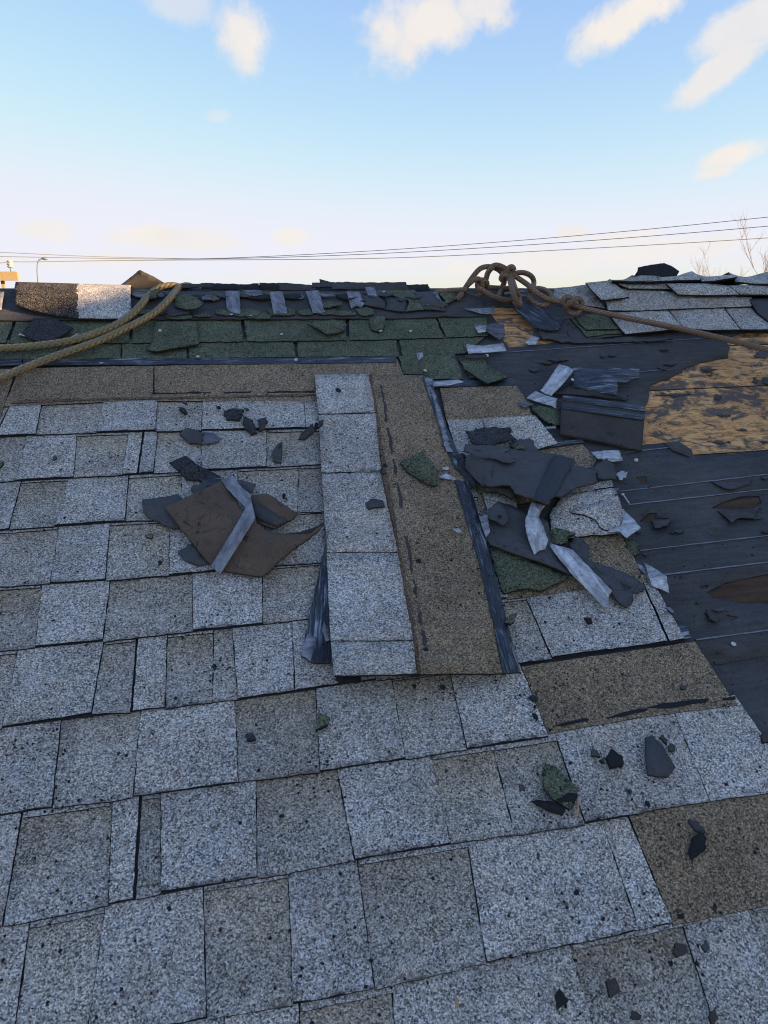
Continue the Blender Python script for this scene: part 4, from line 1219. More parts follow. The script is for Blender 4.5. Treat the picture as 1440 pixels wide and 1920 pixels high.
scrap('torn_film', 'white film flag alone on the tar paper', 'film', [(1208, 1055, .022), (1228, 1066, .026), (1250, 1080, .022), (1255, 1112, .012), (1240, 1105, .012), (1230, 1102, .012), (1222, 1098, .014)], M_TAPE, t=.0006, jag=.0015)
scrap('torn_film', 'clear film fold left of the white film flag', 'film', [(1192, 1055, .014), (1204, 1060, .018), (1211, 1068, .018), (1213, 1080, .014), (1202, 1070, .014)], M_TAPE2, t=.0006, jag=.001)
scrap('torn_film', 'crumpled white strip right of the ribbed tar edge', 'film', [(1108, 847, .016), (1130, 845, .020), (1160, 844, .018), (1169, 863, .014), (1147, 866, .014), (1135, 862, .016), (1120, 860, .014)], M_TAPE, G_R, t=.0006, jag=.002)
scrap('felt_scrap', 'slate flake at the right end of the big felt sheet', 'felt scrap', [(1094, 877, .030), (1112, 876, .032), (1137, 859, .030), (1153, 872, .028), (1157, 900, .022), (1138, 898, .024), (1120, 897, .026), (1113, 882, .029)], M_SLATE, G_R, t=.003)
scrap('torn_film', 'white film shred at the tip of the slate flake', 'film', [(1155, 888, .014), (1168, 883, .018), (1177, 885, .016), (1174, 896, .012), (1162, 900, .012)], M_TAPE, G_R, t=.0006)
scrap('torn_film', 'tiny bluish film shred on the grey remnant edge', 'film', [(1151, 914, .02), (1160, 914, .022), (1159, 920, .02), (1152, 919, .02)], M_TAPE2, G_R, t=.0006)

# ---- upper right group
scrap('shingle_scrap', 'small green granule piece left of the dark plate with tar bands', 'shingle scrap', [(992, 760, .012), (1020, 762, .014), (1054, 763, .014), (1054, 797, .014), (1040, 796, .014), (1022, 789, .013)], M_GREEN, t=.005)
scrap('shingle_scrap', 'brown black underside plate below the streaked scrap', 'shingle scrap', [(1036, 737, .016), (1070, 722, .022), (1120, 735, .026), (1178, 747, .022), (1174, 751, .018), (1110, 742, .018)], M_BACKDK, t=.006, jag=.001)
scrap('shingle_scrap', 'streaked slate scrap stacked above the dark plate', 'shingle scrap', [(1074, 690, .030), (1100, 690, .034), (1130, 693, .036), (1137, 687, .040), (1165, 691, .040), (1199, 690, .034), (1198, 709, .028), (1186, 712, .026), (1175, 717, .028), (1158, 716, .030), (1157, 742, .026), (1115, 733, .026), (1072, 724, .024)], M_TAR, t=.004, jag=.002, wav=.002, wavs=25)
PLT = empty('tar_banded_plate', P(1130, 790, .03), 'dark brown shingle plate with two blue white tar bands along its top', 'shingle')


def plate(name, pts, mat, t, **k): return sheet(name, pts, mat, t=t, parent=PLT, seg=.008, res=.02, jag=.001, **k)


plate('plate', [(1055, 740, .036), (1130, 750, .038), (1210, 761, .034), (1208, 790, .030), (1204, 845, .012), (1130, 828, .016), (1051, 813, .018), (1052, 775, .028)], M_BACKDK, .005, under=M_BACKDK)
plate('tar_band', [(1056, 740, .038), (1130, 750, .040), (1210, 761, .036), (1209, 771, .0345), (1130, 761, .038), (1056, 750, .0355)], M_TAR, .0015, along=((1056, 745), (1210, 766)))
plate('tar_band', [(1055, 756, .034), (1130, 767, .0365), (1209, 777, .0335), (1208, 788, .0315), (1130, 777, .034), (1054, 766, .0315)], M_TAR, .0015, along=((1056, 745), (1210, 766)))
scrap('film_strip', 'dusty film strip leaning up against the streaked slate scrap', 'film strip', [(1048, 683, .034), (1062, 686, .038), (1077, 694, .038), (1060, 715, .034), (1034, 742, .024), (1022, 738, .024), (1013, 732, .022), (1030, 710, .028)], M_TAPE, t=.0007, jag=.001, along=((1062, 688), (1024, 737)))
scrap('film_strip', 'short white film strip at the foot of the leaning film strip', 'film strip', [(1004, 733, .020), (1024, 741, .024), (1045, 747, .024), (1042, 766, .020), (1030, 760, .020), (1018, 757, .018), (1000, 751, .016), (987, 747, .014)], M_TAPE, t=.0007, jag=.002)
scrap('torn_film', 'clear film lying on the tabs below the short white strip', 'film', [(968, 756, .016), (988, 752, .018), (1000, 758, .018), (985, 765, .016)], M_FILM, t=.0006, jag=.001)
scrap('torn_film', 'bluish film sliver under the left corner of the dark plate', 'film', [(1020, 800, .016), (1042, 798, .018), (1043, 803, .017), (1024, 804, .016)], M_TAPE2, t=.0006, jag=.001)

# ---- on the green rows
scrap('film_strip', 'dirty white film strip at the right end of the lower green row', 'film strip', [(873, 645, .020), (905, 648, .022), (943, 643, .022), (950, 658, .016), (915, 661, .018), (878, 663, .016)], M_TAPE, t=.0007, jag=.001)
scrap('torn_film', 'folded film knot at the end of the upper green row', 'film', [(890, 613, .022), (900, 609, .030), (912, 610, .028), (911, 622, .024), (897, 624, .020)], M_TAPE, t=.0007, jag=.001)
scrap('torn_film', 'clear film wing spreading right of the folded film knot', 'film', [(911, 610, .022), (925, 606, .026), (945, 607, .020), (947, 628, .016), (937, 637, .014), (922, 628, .018), (910, 620, .022)], M_FILM, t=.0006, jag=.001)
scrap('torn_film', 'pale torn film on the felt just below the ridge knots', 'film', [(868, 578, .024), (900, 577, .026), (927, 575, .024), (930, 585, .022), (915, 589, .022), (900, 588, .022)], M_TAPE2, t=.0006, jag=.002)
scrap('torn_film', 'thin black and white shred above the broken green corner', 'film', [(845, 668, .018), (880, 665, .020), (918, 665, .020), (915, 672, .016), (880, 672, .016)], M_BACKDK, t=.0015, jag=.002)
scrap('torn_film', 'small clear square of film sticking up from the green row', 'film', [(781, 662, .020), (792, 660, .036), (794, 668, .030), (784, 676, .016)], M_TAPE, t=.0006, jag=.0005)
scrap('torn_film', 'white film on the tar strip right of the lengthwise shingle top', 'film', [(806, 717, .014), (830, 714, .017), (858, 711, .018), (870, 716, .015), (845, 722, .014), (812, 725, .0135)], M_TAPE, t=.0006, jag=.0015)
scrap('shingle_scrap', 'curled green chip in the middle of the upper green row', 'shingle scrap', [(577, 607, .020), (600, 603, .024), (623, 599, .026), (650, 607, .024), (647, 620, .022), (632, 624, .022), (613, 627, .024), (598, 617, .022)], M_GREEN, t=.004, jag=.002)
scrap('shingle_scrap', 'green block chip with a nail at its lower corner on the upper green row', 'shingle scrap', [(692, 597, .02), (707, 592, .022), (722, 593, .022), (722, 610, .022), (713, 622, .020), (696, 618, .018)], M_GREEN, t=.005, jag=.0015)
scrap('shingle_scrap', 'flat grey green patch lying between two green rows at left', 'shingle scrap', [(288, 603, .020), (330, 602, .022), (370, 602, .022), (372, 645, .020), (345, 649, .022), (320, 653, .022), (298, 658, .022), (276, 657, .020), (286, 640, .019)], M_GREEN, t=.005, jag=.003)
scrap('shingle_scrap', 'black four cornered flake below the two toned shingle', 'shingle scrap', [(38, 628, .018), (52, 610, .022), (62, 597, .022), (100, 596, .024), (137, 615, .026), (120, 627, .024), (103, 637, .022), (77, 643, .020)], M_DARKGRAN, t=.005, jag=.0015)
scrap('shingle_scrap', 'mossy ragged flap under the ropes at the ridge', 'shingle scrap', [(326, 552, .040), (345, 550, .046), (370, 558, .046), (382, 568, .044), (373, 577, .040), (350, 580, .038), (328, 574, .036)], M_GREEN, t=.004, jag=.003)
scrap('felt_scrap', 'black torn felt piece below the mossy flap at the ropes', 'felt scrap', [(310, 568, .030), (330, 563, .034), (360, 572, .034), (358, 585, .028), (340, 590, .028), (322, 592, .026), (306, 585, .026)], M_SLATE, t=.003)
scrap('shingle_scrap', 'yellow green mossy bit between the two ropes', 'shingle scrap', [(283, 545, .040), (302, 538, .046), (296, 552, .042), (290, 560, .038), (280, 560, .036)], M_GREEN, t=.004)
for lab, pts, mt in (('clear film tab hanging from the ridge right of the ropes', [(423, 545), (449, 545), (451, 589), (440, 588), (430, 584), (425, 578)], M_TAPE2),
                 ('first of three evenly spaced film tabs on the felt', [(505, 547), (530, 546), (539, 588), (513, 588)], M_TAPE2),
                 ('middle of three evenly spaced film tabs on the felt', [(573, 546), (597, 544), (610, 586), (587, 587)], M_TAPE2),
                 ('crumpled film tab with a ragged foot beside the curved one', [(650, 546), (673, 547), (684, 568), (677, 577), (668, 573), (658, 578)], M_TAPE2),
                 ('curved film tab draped over the ridge edge', [(684, 538), (702, 538), (711, 563), (694, 560)], M_TAPE2),
                 ('narrow film tab by the green corner near the rope knots', [(810, 547), (820, 547), (836, 583), (827, 583), (820, 570)], M_TAPE2),
                 ('film tab at the far left edge of the picture', [(-14, 546), (8, 547), (3, 580), (-16, 584)], M_TAPE2)):
    n = len(pts)
    scrap('film_tab', lab, 'film tab', [(x, y, 0.030 if y < 560 else 0.024) for x, y in pts], mt, 'film tabs along the ridge', t=.0007, jag=.0008, along=(pts[0], pts[2]), wav=.0015, wavs=30)
scrap('torn_film', 'brownish film remnant on the felt near the first film tab', 'film', [(378, 556, .028), (392, 552, .030), (398, 562, .028), (380, 563, .027)], M_FILM, t=.0006, jag=.001)
scrap('torn_film', 'flat clear film remnant right of the middle film tab', 'film', [(598, 549, .028), (628, 550, .029), (630, 556, .027), (602, 556, .026)], M_FILM, t=.0006, jag=.001)

# ---- at the ridge, left: two toned shingle bent over it
rv = ridge_v(-0.5)
wl, wr = PV(30, 531, rv - .012).z, PV(246, 537, rv - .012).z
ul, ur = PV(30, 531, rv - .012).x, PV(246, 537, rv - .012).x


def bent(u, v):
    k = (u - ul) / (ur - ul)
    top = wl + (wr - wl) * k
    vb = P(150, 598, .026).y
    t = (v - vb) / (rv - .012 - vb)
    if t <= 1: return .028 + (top + .004 - .028) * max(0, t) + .013 * math.sin(math.pi * max(0, t) ** 1.2) + .001 * noise.noise((u * 12, v * 12, 5))
    return top + .004 - 0.95 * (v - rv + .012) ** 1.15


scrap('bent_shingle', 'two toned shingle bent over the ridge, left half nearly bald and right half pale grey', 'shingle',
      [(28, 573, .033), (60, 583, .030), (105, 592, .028), (150, 598, .026), (200, 599, .026), (247, 599, .026), PV(246, 537, rv - .012), PV(246, 537, rv - .012) + Vector((0, .07, -.07)), PV(30, 531, rv - .012) + Vector((0, .07, -.07)), PV(30, 531, rv - .012)],
      M_GREY, t=.005, jag=.0012, res=.010, color=LIGHT[1], wf=bent, split=((148, 600), (147, 530), M_BALDGRAN))
# triangular scraps standing up behind the ridge
scrap('standing_scrap', 'black triangular scrap standing up behind the two toned shingle', 'shingle scrap', [(226, 534, 'v', rv + .03), (262, 506, 'v', rv + .05), (285, 517, 'v', rv + .04), (309, 531, 'v', rv + .03), (318, 552, 'v', rv + .02), (232, 552, 'v', rv + .02)], M_BACKDK, t=.005, jag=.001, free=True)
scrap('standing_scrap', 'thin pointed slate scrap standing behind the middle of the ridge', 'shingle scrap', [(599, 523, 'v', .70), (640, 534, 'v', .70), (668, 542, 'v', .69), (668, 556, 'v', .68), (604, 556, 'v', .68)], M_SLATE, t=.004, jag=.0008, free=True)

# ------------------------------------------------------------------ ridge, right: the pile of grey ridge shingles


def ridge_grey(pts, c=None, mat=None, name='ridge_shingle', **k):
    k.setdefault('wav', .0012)
    return sheet(name, pts, mat or M_GREY, t=k.pop('t', .005), jag=.0012, seg=.008, res=.02, parent=HOUSE, color=c or LIGHT[0], under=M_ASPH, **k)


ridge_grey([(1062, 600, .012), (1080, 592, .013), (1150, 584, .013), (1175, 628, .012), (1120, 634, .011), (1060, 641, .010), (1040, 625, .010)], mat=M_SLATE, name='felt_strip')
ridge_grey([(1068, 596, .016), (1142, 588, .017), (1172, 625, .016), (1140, 626, .015), (1100, 632, .014), (1092, 622, .014)], mat=M_GREEN, name='old_shingle')
ridge_grey([(1079, 594, .022), (1139, 583, .022), (1160, 617, .020), (1130, 617, .020), (1100, 618, .019), (1086, 606, .020)], mat=M_GREEN, name='old_shingle')
ridge_grey([(1040, 541, .03), (1098, 534, .034), (1122, 556, .034), (1136, 580, .026), (1120, 577, .024), (1100, 573, .026), (1080, 569, .024), (1037, 558, .022)], DARK[2], wav=.004)
A = [(1137, 578), (1194, 579), (1248, 577)]
ridge_grey([(1137, 578, .030), (1194, 578, .032), (1247, 576, .032), (1282, 615, .022), (1230, 621, .022), (1172, 626, .022), (1150, 600, .026)], LIGHT[1])
ridge_grey([(1250, 576, .032), (1294, 573, .032), (1355, 575, .032), (1388, 618, .022), (1330, 619, .022), (1284, 616, .022)], LIGHT[0])
ridge_grey([(1357, 574, .031), (1405, 570, .031), (1440, 600, .024), (1443, 617, .022), (1390, 618, .0215)], LIGHT[2])
ridge_grey([(1135, 560, .044), (1165, 538, .052), (1300, 548, .052), (1410, 556, .048), (1412, 574, .036), (1300, 578, .036), (1200, 582, .036), (1140, 582, .036)], DARK[1], t=.004)
ridge_grey([(1405, 560, .046), (1480, 556, .046), (1500, 606, .026), (1440, 602, .028), (1420, 585, .034)], mat=M_SLATE, name='felt_strip')
ridge_grey([(1388, 618, .020), (1440, 606, .020), (1620, 590, .020), (1640, 612, .018), (1445, 618, .018)], LIGHT[0])
ridge_grey([(1158, 531, .066), (1250, 529, .070), (1290, 544, .064), (1240, 541, .060), (1180, 541, .058)], DARK[3], t=.004)
ridge_grey([(1249, 532, .074), (1320, 531, .076), (1366, 535, .074), (1386, 552, .062), (1330, 553, .060), (1272, 552, .060)], LIGHT[1])
ridge_grey([(1367, 535, .074), (1440, 534, .074), (1560, 530, .074), (1560, 552, .060), (1440, 552, .060), (1388, 552, .060)], LIGHT[0])
ridge_grey([(1098, 530, .060), (1145, 525, .066), (1164, 541, .064), (1180, 557, .058), (1155, 560, .056), (1128, 563, .054), (1112, 547, .058)], LIGHT[3])
rvr = ridge_v(1.3)


def cap(front_top, front_bottom, c):
    """ridge cap: the front leaf, rolled over the ridge and down the back"""
    pts = list(front_bottom) + [(x, y, 'v', rvr - .005) for x, y in front_top[::-1]]
    a = PV(*front_top[0], rvr - .005); b = PV(*front_top[-1], rvr - .005)
    pts = list(front_bottom) + [(x, y, 'v', rvr - .005) for x, y in front_top[::-1][:1]] + [b + Vector((0, .09, -.085)), a + Vector((0, .09, -.085))] + [(x, y, 'v', rvr - .005) for x, y in front_top[:1]]
    tag(sheet('ridge_cap', pts, M_GREY, t=.006, jag=.001, seg=.008, res=.016, parent=HOUSE, color=c, under=M_ASPH, wav=.002, wavs=9))


cap([(1143, 523), (1190, 516)], [(1148, 526, .078), (1185, 528, .076), (1240, 525, .080), (1236, 518, .086)], DARK[2])
cap([(1185, 516), (1297, 508)], [(1210, 527, .080), (1262, 526, .082), (1313, 524, .080), (1316, 520, .084)], LIGHT[1])
cap([(1297, 510), (1383, 517)], [(1316, 528, .080), (1340, 527, .084), (1382, 519, .092)], LIGHT[0])
cap([(1366, 510), (1446, 508)], [(1379, 527, .082), (1410, 531, .080), (1446, 533, .080)], LIGHT[3])
cap([(1440, 509), (1560, 506)], [(1441, 530, .083), (1500, 531, .082), (1560, 530, .080)], LIGHT[0])
scrap('felt_scrap', 'black curled scrap standing on the highest grey ridge caps', 'shingle scrap', [(1186, 524, 'v', .62), (1196, 507, 'v', .63), (1197, 501, 'v', .64), (1222, 496, 'v', .66), (1246, 493, 'v', .67), (1258, 498, 'v', .66), (1274, 508, 'v', .64), (1268, 520, 'v', .62), (1220, 526, 'v', .61)], M_ASPH, t=.003, jag=.001, free=True)

# felt pieces by the open boards under the knots
scrap('felt_strip', 'weathered bent felt strip beside the open boards below the knots', 'felt scrap', [(958, 563, .03), (985, 566, .034), (1010, 573, .036), (1030, 590, .034), (1052, 613, .026), (1046, 618, .022), (1030, 620, .020), (1003, 614, .018), (985, 598, .022), (970, 583, .026)], M_TAR, t=.003, jag=.0015, along=((965, 568), (1040, 615)))
scrap('felt_scrap', 'torn felt flap right below the bent felt strip', 'felt scrap', [(1007, 616, .010), (1035, 621, .014), (1062, 625, .014), (1075, 642, .010), (1050, 641, .010), (1028, 634, .012), (1018, 638, .012)], M_FELT, t=.002)
scrap('torn_film', 'whitish film fold at the lower end of the open boards', 'film', [(985, 640, .008), (1000, 630, .016), (1012, 634, .014), (1006, 644, .008), (990, 647, .006)], M_TAPE, t=.0006)
scrap('shingle_scrap', 'black cracked fringe hanging below the stacked ridge shingles', 'shingle scrap', [(1064, 620, .014), (1075, 632, .014), (1100, 636, .014), (1150, 634, .014), (1180, 630, .014), (1240, 634, .012), (1262, 635, .010), (1225, 640, .009), (1180, 641, .009), (1100, 643, .009), (1072, 643, .009)], M_SLATE, t=.004, jag=.003)

# ------------------------------------------------------------------ ropes
tag(tube('rope', [P(-160, 660, .03), P(-60, 657, .024), P(0, 653, .024), P(70, 648, .026), P(140, 637, .028), P(200, 617, .032), P(226, 604, .036), P(250, 587, .042), P(268, 567, .048), PV(283, 549, .655), PV(300, 539, .675), PV(317, 535, .69), PV(331, 536, .705), PV(345, 543, .74), PV(350, 556, .82)], .0093, M_ROPE, uvk=62.0),
    'upper of the two green and orange striped ropes draped over the ridge at left', 'rope', 'striped ropes over the ridge')
tag(tube('rope', [P(-170, 765, .03), P(-70, 738, .026), P(0, 709, .026), P(50, 688, .027), P(117, 663, .028), P(183, 640, .030), P(233, 617, .034), P(283, 591, .040), P(303, 575, .046), P(318, 560, .052), PV(334, 541, .67), PV(348, 535, .685), PV(360, 538, .70), PV(370, 545, .73), PV(376, 558, .80)], .0093, M_ROPE, uvk=62.0),
    'lower of the two green and orange striped ropes draped over the ridge at left', 'rope', 'striped ropes over the ridge')

KR = empty('knotted_rope', P(960, 575, .04), 'rusty brown rope with knots and loops on the ridge, stretched tight to the right', 'rope')


def V(x, y, v): return PV(x, y, v)


def kr(name, pts, r=.0082): return tube(name, pts, r, M_ROPE2, parent=KR, step=.006, uvk=75.0, sides=10)


kr('strand', [P(1700, 722, .10), P(1560, 690, .08), P(1440, 656, .062), P(1300, 622, .055), P(1180, 597, .048), P(1105, 581, .048), P(1085, 575, .05), P(1060, 568, .05), P(1040, 564, .046), P(1020, 558, .05), P(1003, 546, .062), V(988, 533, .60), V(965, 517, .62), V(945, 502, .64), V(930, 497, .65), V(921, 501, .655)])
kr('strand', [V(942, 512, .65), V(932, 504, .66), V(916, 500, .665), V(900, 504, .665), V(885, 521, .66), V(873, 539, .655), P(864, 553, .03), P(856, 562, .02)])
kr('strand', [V(924, 500, .635), V(915, 511, .64), V(911, 524, .64), V(905, 537, .635)])
kr('strand', [P(815, 549, .024), P(840, 545, .03), P(860, 544, .034), P(876, 543, .04)])
kr('strand', [P(896, 540, .055), P(908, 547, .045), P(925, 556, .034), P(945, 562, .026), P(962, 563, .022), P(975, 560, .02)])
kr('strand', [V(914, 539, .62), V(930, 540, .63), V(952, 541, .635), P(972, 546, .03)])
kr('strand', [V(950, 506, .62), V(955, 521, .61), P(960, 541, .075), P(966, 560, .055), P(972, 573, .032), P(975, 569, .03), P(972, 556, .04), P(966, 541, .07), V(960, 523, .61), V(955, 512, .62)])
kr('strand', [V(960, 514, .655), V(975, 511, .66), V(988, 513, .66), V(998, 520, .655), V(1001, 531, .65), P(996, 544, .035), P(990, 549, .03)])
kr('strand', [P(994, 541, .05), P(1010, 541, .05), P(1024, 545, .048), P(1034, 556, .042), P(1032, 567, .034), P(1020, 573, .03), P(1006, 570, .03), P(995, 561, .034), P(990, 553, .04)])
kr('strand', [V(946, 528, .67), V(941, 540, .665), P(936, 553, .026), P(933, 560, .02)])


def knot(c, r, flip=1, sq=1.0):
    pts = []
    for i in range(17):
        a = 2 * math.pi * i / 16
        pts.append(c + Vector((math.cos(a) * r, 0.25 * r * math.sin(2 * a) * flip, math.sin(a) * r * sq)))
    kr('knot', pts)


def knot_on(c, r, tilt=0.0):
    pts = []
    for i in range(26):
        a = 2 * math.pi * 2 * i / 25
        rr_ = r * (0.72 + 0.28 * math.cos(a * 0.5))
        pts.append(c + Vector((math.cos(a) * rr_ + (i / 25 - .5) * r * .8, (i / 25 - .5) * .02, math.sin(a) * rr_ + tilt * (i / 25 - .5))))
    kr('knot', pts)


knot(V(889, 540, .62), .027, 1, 1.05)
knot(V(904, 534, .63), .015, -1)
knot_on(V(946, 519, .62), .013, .01)
knot_on(V(957, 506, .63), .010, -.01)
knot(P(1077, 574, .052), .0235)
knot(P(1064, 565, .056), .013, -1)
# steel hook lying on the ridge under the loops
tag(tube('steel_hook', [P(946, 551, .03), P(965, 548, .034), P(985, 547, .034), P(998, 550, .03), P(985, 554, .026), P(958, 555, .026)], .0042, M_STEEL, step=.005, sides=8), 'grey steel hook under the rope loops on the ridge', 'hook')

# ------------------------------------------------------------------ nails, crumbs, grit


def nail(x, y, w, label=None, r=.0048):
    c = P(x, y, w)
    verts = []; faces = []
    n = 12
    for z, q in ((0, r * .9), (.0014, r)):
        for k in range(n):
            a = 2 * math.pi * k / n
            verts.append((q * math.cos(a), q * math.sin(a), z))
    for k in range(n): faces.append([k, (k + 1) % n, n + (k + 1) % n, n + k])
    faces.append([n + k for k in range(n)]); faces.append([k for k in range(n)][::-1])
    me = bpy.data.meshes.new('nail'); me.from_pydata(verts, [], faces)
    tilt = Matrix.Rotation(random.uniform(-.3, .3), 4, 'X') @ Matrix.Rotation(random.uniform(-.3, .3), 4, 'Y')
    return link('nail', me, [M_NAIL], ROOF @ Matrix.Translation(c) @ tilt, HOUSE)


for x, y, w in ((714, 621, .026), (770, 621, .017), (528, 627, .018), (797, 695, .014), (555, 675, .014), (371, 669, .014), (434, 590, .022), (470, 592, .022), (913, 667, .018), (1243, 549, .07), (1147, 528, .068), (720, 547, .032), (1375, 1208, .006), (1073, 712, .036), (1193, 863, .006), (190, 681, .014), (300, 620, .02)):
    nail(x, y, w)
for lab, a, b in (('bent nail lying on the tar paper by the grey remnant', (1168, 927), (1180, 944)), ('loose nail between the two ropes', (138, 631), (146, 625)), ('pale loose nail left of the black flake', (38, 627), (46, 630)), ('tiny pale nail standing under the torn felt by the ropes', (337, 592), (337, 600))):
    p0, p1 = P(*a, .008 if a[0] > 1000 else .02), P(*b, .008 if a[0] > 1000 else .02)
    e = empty('loose_nail', p0, lab, 'nail', 'loose nails')
    tube('shank', [p0, (p0 + p1) / 2, p1], .0016, M_NAIL, parent=e, step=.01, sides=6)
    lump('nail_head', p0, .0038, M_NAIL, e, .5, 3)

G_C = 'asphalt crumbs on the shingles'
CR = [(347, 757, 11, 'dark', 'rounded black crumb above the pair of crumbs near the top left tabs'), (345, 773, 17, 'dark', 'larger of the black crumbs left of the oblong crumb on the top tabs'),
      (411, 766, 10, 'dark', 'black crumb touching the left end of the oblong crumb'), (462, 769, 9, 'dark', 'black crumb at the right end of the oblong crumb'), (280, 1007, 15, 'green', 'mossy crumb left of the upturned brown shingle'),
      (532, 932, 12, 'dark', 'black crumb right of the curled brown flap'), (720, 886, 12, 'dark', 'black crumb on the seam of the lengthwise shingle and its brown band'), (402, 1252, 10, 'dark', 'lone black crumb on the tab below the upturned shingle'),
      (300, 1057, 11, 'dark', 'sliver of black crumb below the left scraps'), (601, 1357, 34, 'green', 'mossy round crumb below the end of the lengthwise shingle'), (470, 1384, 22, 'dark', 'thin curved black crumb left of the mossy round crumb'),
      (1148, 1427, 32, 'dark', 'biggest oval black pebble left of the blade shaped shard'), (1115, 1415, 17, 'dark', 'round black pebble left of the oval pebble'), (1127, 1430, 12, 'dark', 'smallest black pebble between the round and oval ones'),
      (1102, 1166, 18, 'dark', 'brown black crumb on the tab below the long white strip'), (978, 1478, 13, 'dark', 'black crumb left of the leaf shaped green flake'), (1180, 1486, 11, 'dark', 'black crumb right of the leaf shaped green flake'), (1213, 1509, 11, 'dark', 'black crumb on the butt edge above the brown band'),
      (1243, 1388, 16, 'brown', 'upper reddish crumb behind the blade shaped shard'), (1258, 1405, 14, 'brown', 'lower reddish crumb behind the blade shaped shard'), (1272, 1784, 20, 'brown', 'reddish brown sliver below the lower brown band'), (1321, 1776, 17, 'dark', 'grey crumb right of the reddish brown sliver'),
      (1148, 1855, 26, 'brown', 'brown crumb near the bottom edge right of the grey one'), (1049, 1876, 24, 'dark', 'grey black crumb near the bottom edge right of centre'), (1189, 1906, 16, 'brown', 'brown crumb touching the bottom edge'), (1335, 1908, 18, 'brown', 'brown crumb in the bottom right corner'),
      (1080, 1675, 12, 'dark', 'black crumb in the middle of the wide lower tab'), (1008, 1607, 10, 'dark', 'black crumb at the top of the wide lower tab'), (1000, 1312, 17, 'dark', 'dark mossy crumb at the left end of the upper brown band'), (1002, 1345, 14, 'dark', 'black crumb at the lower left of the upper brown band'),
      (1280, 1290, 14, 'dark', 'black crumb at the right of the upper brown band'), (1338, 1702, 14, 'dark', 'black crumb on the bottom edge of the lower brown band'), (1275, 1720, 15, 'dark', 'black crumb at the left corner of the lower brown band'),
      (958, 1164, 24, 'green', 'mossy crumb right of the tar edge of the lengthwise shingle'), (830, 1290, 12, 'dark', 'black crumb just below the end of the brown band'), (777, 1288, 9, 'dark', 'black fleck left of the crumb below the brown band'), (103, 861, 9, 'dark', 'black crumb on the second row of tabs at left'),
      (1, 873, 14, 'green', 'mossy crumb at the left edge of the picture'), (1437, 1388, 20, 'brown', 'brown crumb at the right edge beside the tar paper'), (1256, 1147, 14, 'pale', 'pale shred at the right edge of the grey tabs'), (634, 733, 12, 'dark', 'small black chip at the top tab of the lengthwise shingle')]
mt = {'dark': M_ASPH, 'green': M_GREEN, 'brown': M_BACKDK, 'pale': M_CHALK}
for i, (x, y, s, k, lb) in enumerate(CR):
    w = .0145 if not (600 < x < 970 and 705 < y < 1260) else .028
    c = P(x, y, w + .002)
    d = (c - CAM).length
    rc = random.Random(i * 13 + 1)
    q = s * (0.62 if s > 15 else .55) * d / FPX
    st, an, n = rc.uniform(.55, .95), rc.uniform(0, 3.14), rc.choice((4, 5, 5, 6))
    tx, ty = rc.uniform(-.35, .35), rc.uniform(-.1, .5)
    pts = []
    for kk in range(n):
        a = 2 * math.pi * (kk + rc.uniform(-.28, .28)) / n
        rr2 = q * rc.uniform(.75, 1.15)
        x2, y2 = math.cos(a) * rr2, math.sin(a) * rr2 * st
        x2, y2 = x2 * math.cos(an) - y2 * math.sin(an), x2 * math.sin(an) + y2 * math.cos(an)
        pts.append(Vector((c.x + x2, c.y + y2, c.z + .0015 + q * .35 + tx * x2 + ty * y2)))
    o = sheet('asphalt_crumb', pts, {'dark': [M_SLATE, M_DARKGRAN, M_ASPH][i % 3], 'green': M_GREEN, 'brown': M_BACKDK, 'pale': M_CHALK}[k], t=max(.002, q * .45), jag=.0012, seg=.0025, under=M_ASPH)
    tag(o, lb, 'crumb', G_C)
scrap('felt_scrap', 'smooth black shard shaped like a blade on the lower right tabs', 'felt scrap', [(1210, 1383), (1222, 1378), (1240, 1395), (1254, 1417), (1267, 1438), (1253, 1456), (1230, 1456), (1214, 1453), (1211, 1420)], M_SLATE, w=.021, t=.004, jag=.001)
scrap('shingle_scrap', 'leaf shaped green flake with a dark torn tip on the lower right tabs', 'shingle scrap', [(1016, 1450, .022), (1023, 1432, .028), (1043, 1439, .032), (1060, 1458, .034), (1084, 1479, .032), (1081, 1497, .030), (1070, 1517, .024), (1052, 1508, .022), (1037, 1500, .020), (1020, 1478, .020)], M_GREEN, t=.005, jag=.003, split=((1025, 1494), (1090, 1478), M_ASPH) if False else None)
scrap('shingle_scrap', 'black torn wedge just below the leaf shaped green flake', 'shingle scrap', [(1040, 1500, .020), (1060, 1490, .031), (1083, 1488, .032), (1078, 1508, .028), (1067, 1520, .022), (1050, 1510, .019)], M_ASPH, t=.003)
scrap('shingle_scrap', 'long thin black flake left of the leaf shaped flake', 'shingle scrap', [(996, 1501, .018), (1015, 1500, .022), (1037, 1503, .026), (1061, 1517, .024), (1055, 1529, .018), (1030, 1520, .017)], M_ASPH, t=.005, jag=.0015)
scrap('shingle_scrap', 'grey black curved chip on the lower brown band', 'shingle scrap', [(1290, 1537, .016), (1308, 1540, .022), (1323, 1558, .022), (1322, 1563, .018), (1305, 1558, .017)], M_SLATE, t=.004, jag=.0015)
scrap('shingle_scrap', 'black broken chip below the curved chip on the lower brown band', 'shingle scrap', [(1296, 1572, .018), (1312, 1558, .022), (1324, 1568, .022), (1325, 1590, .018), (1312, 1602, .018), (1299, 1613, .016), (1292, 1598, .016)], M_ASPH, t=.006, jag=.002)
tag(tube('wood_chip', [P(855, 1871, .016), P(857, 1880, .017), P(856, 1889, .016)], .0022, M_CHIP, step=.003, sides=6), 'tiny orange wood chip on the bottom tabs', 'wood chip')
tag(tube('twig', [P(1082, 1497, .024), P(1084, 1515, .02), P(1080, 1534, .017)], .0016, M_CHIP, step=.004, sides=6), 'thin pale stalk below the leaf shaped green flake', 'twig')

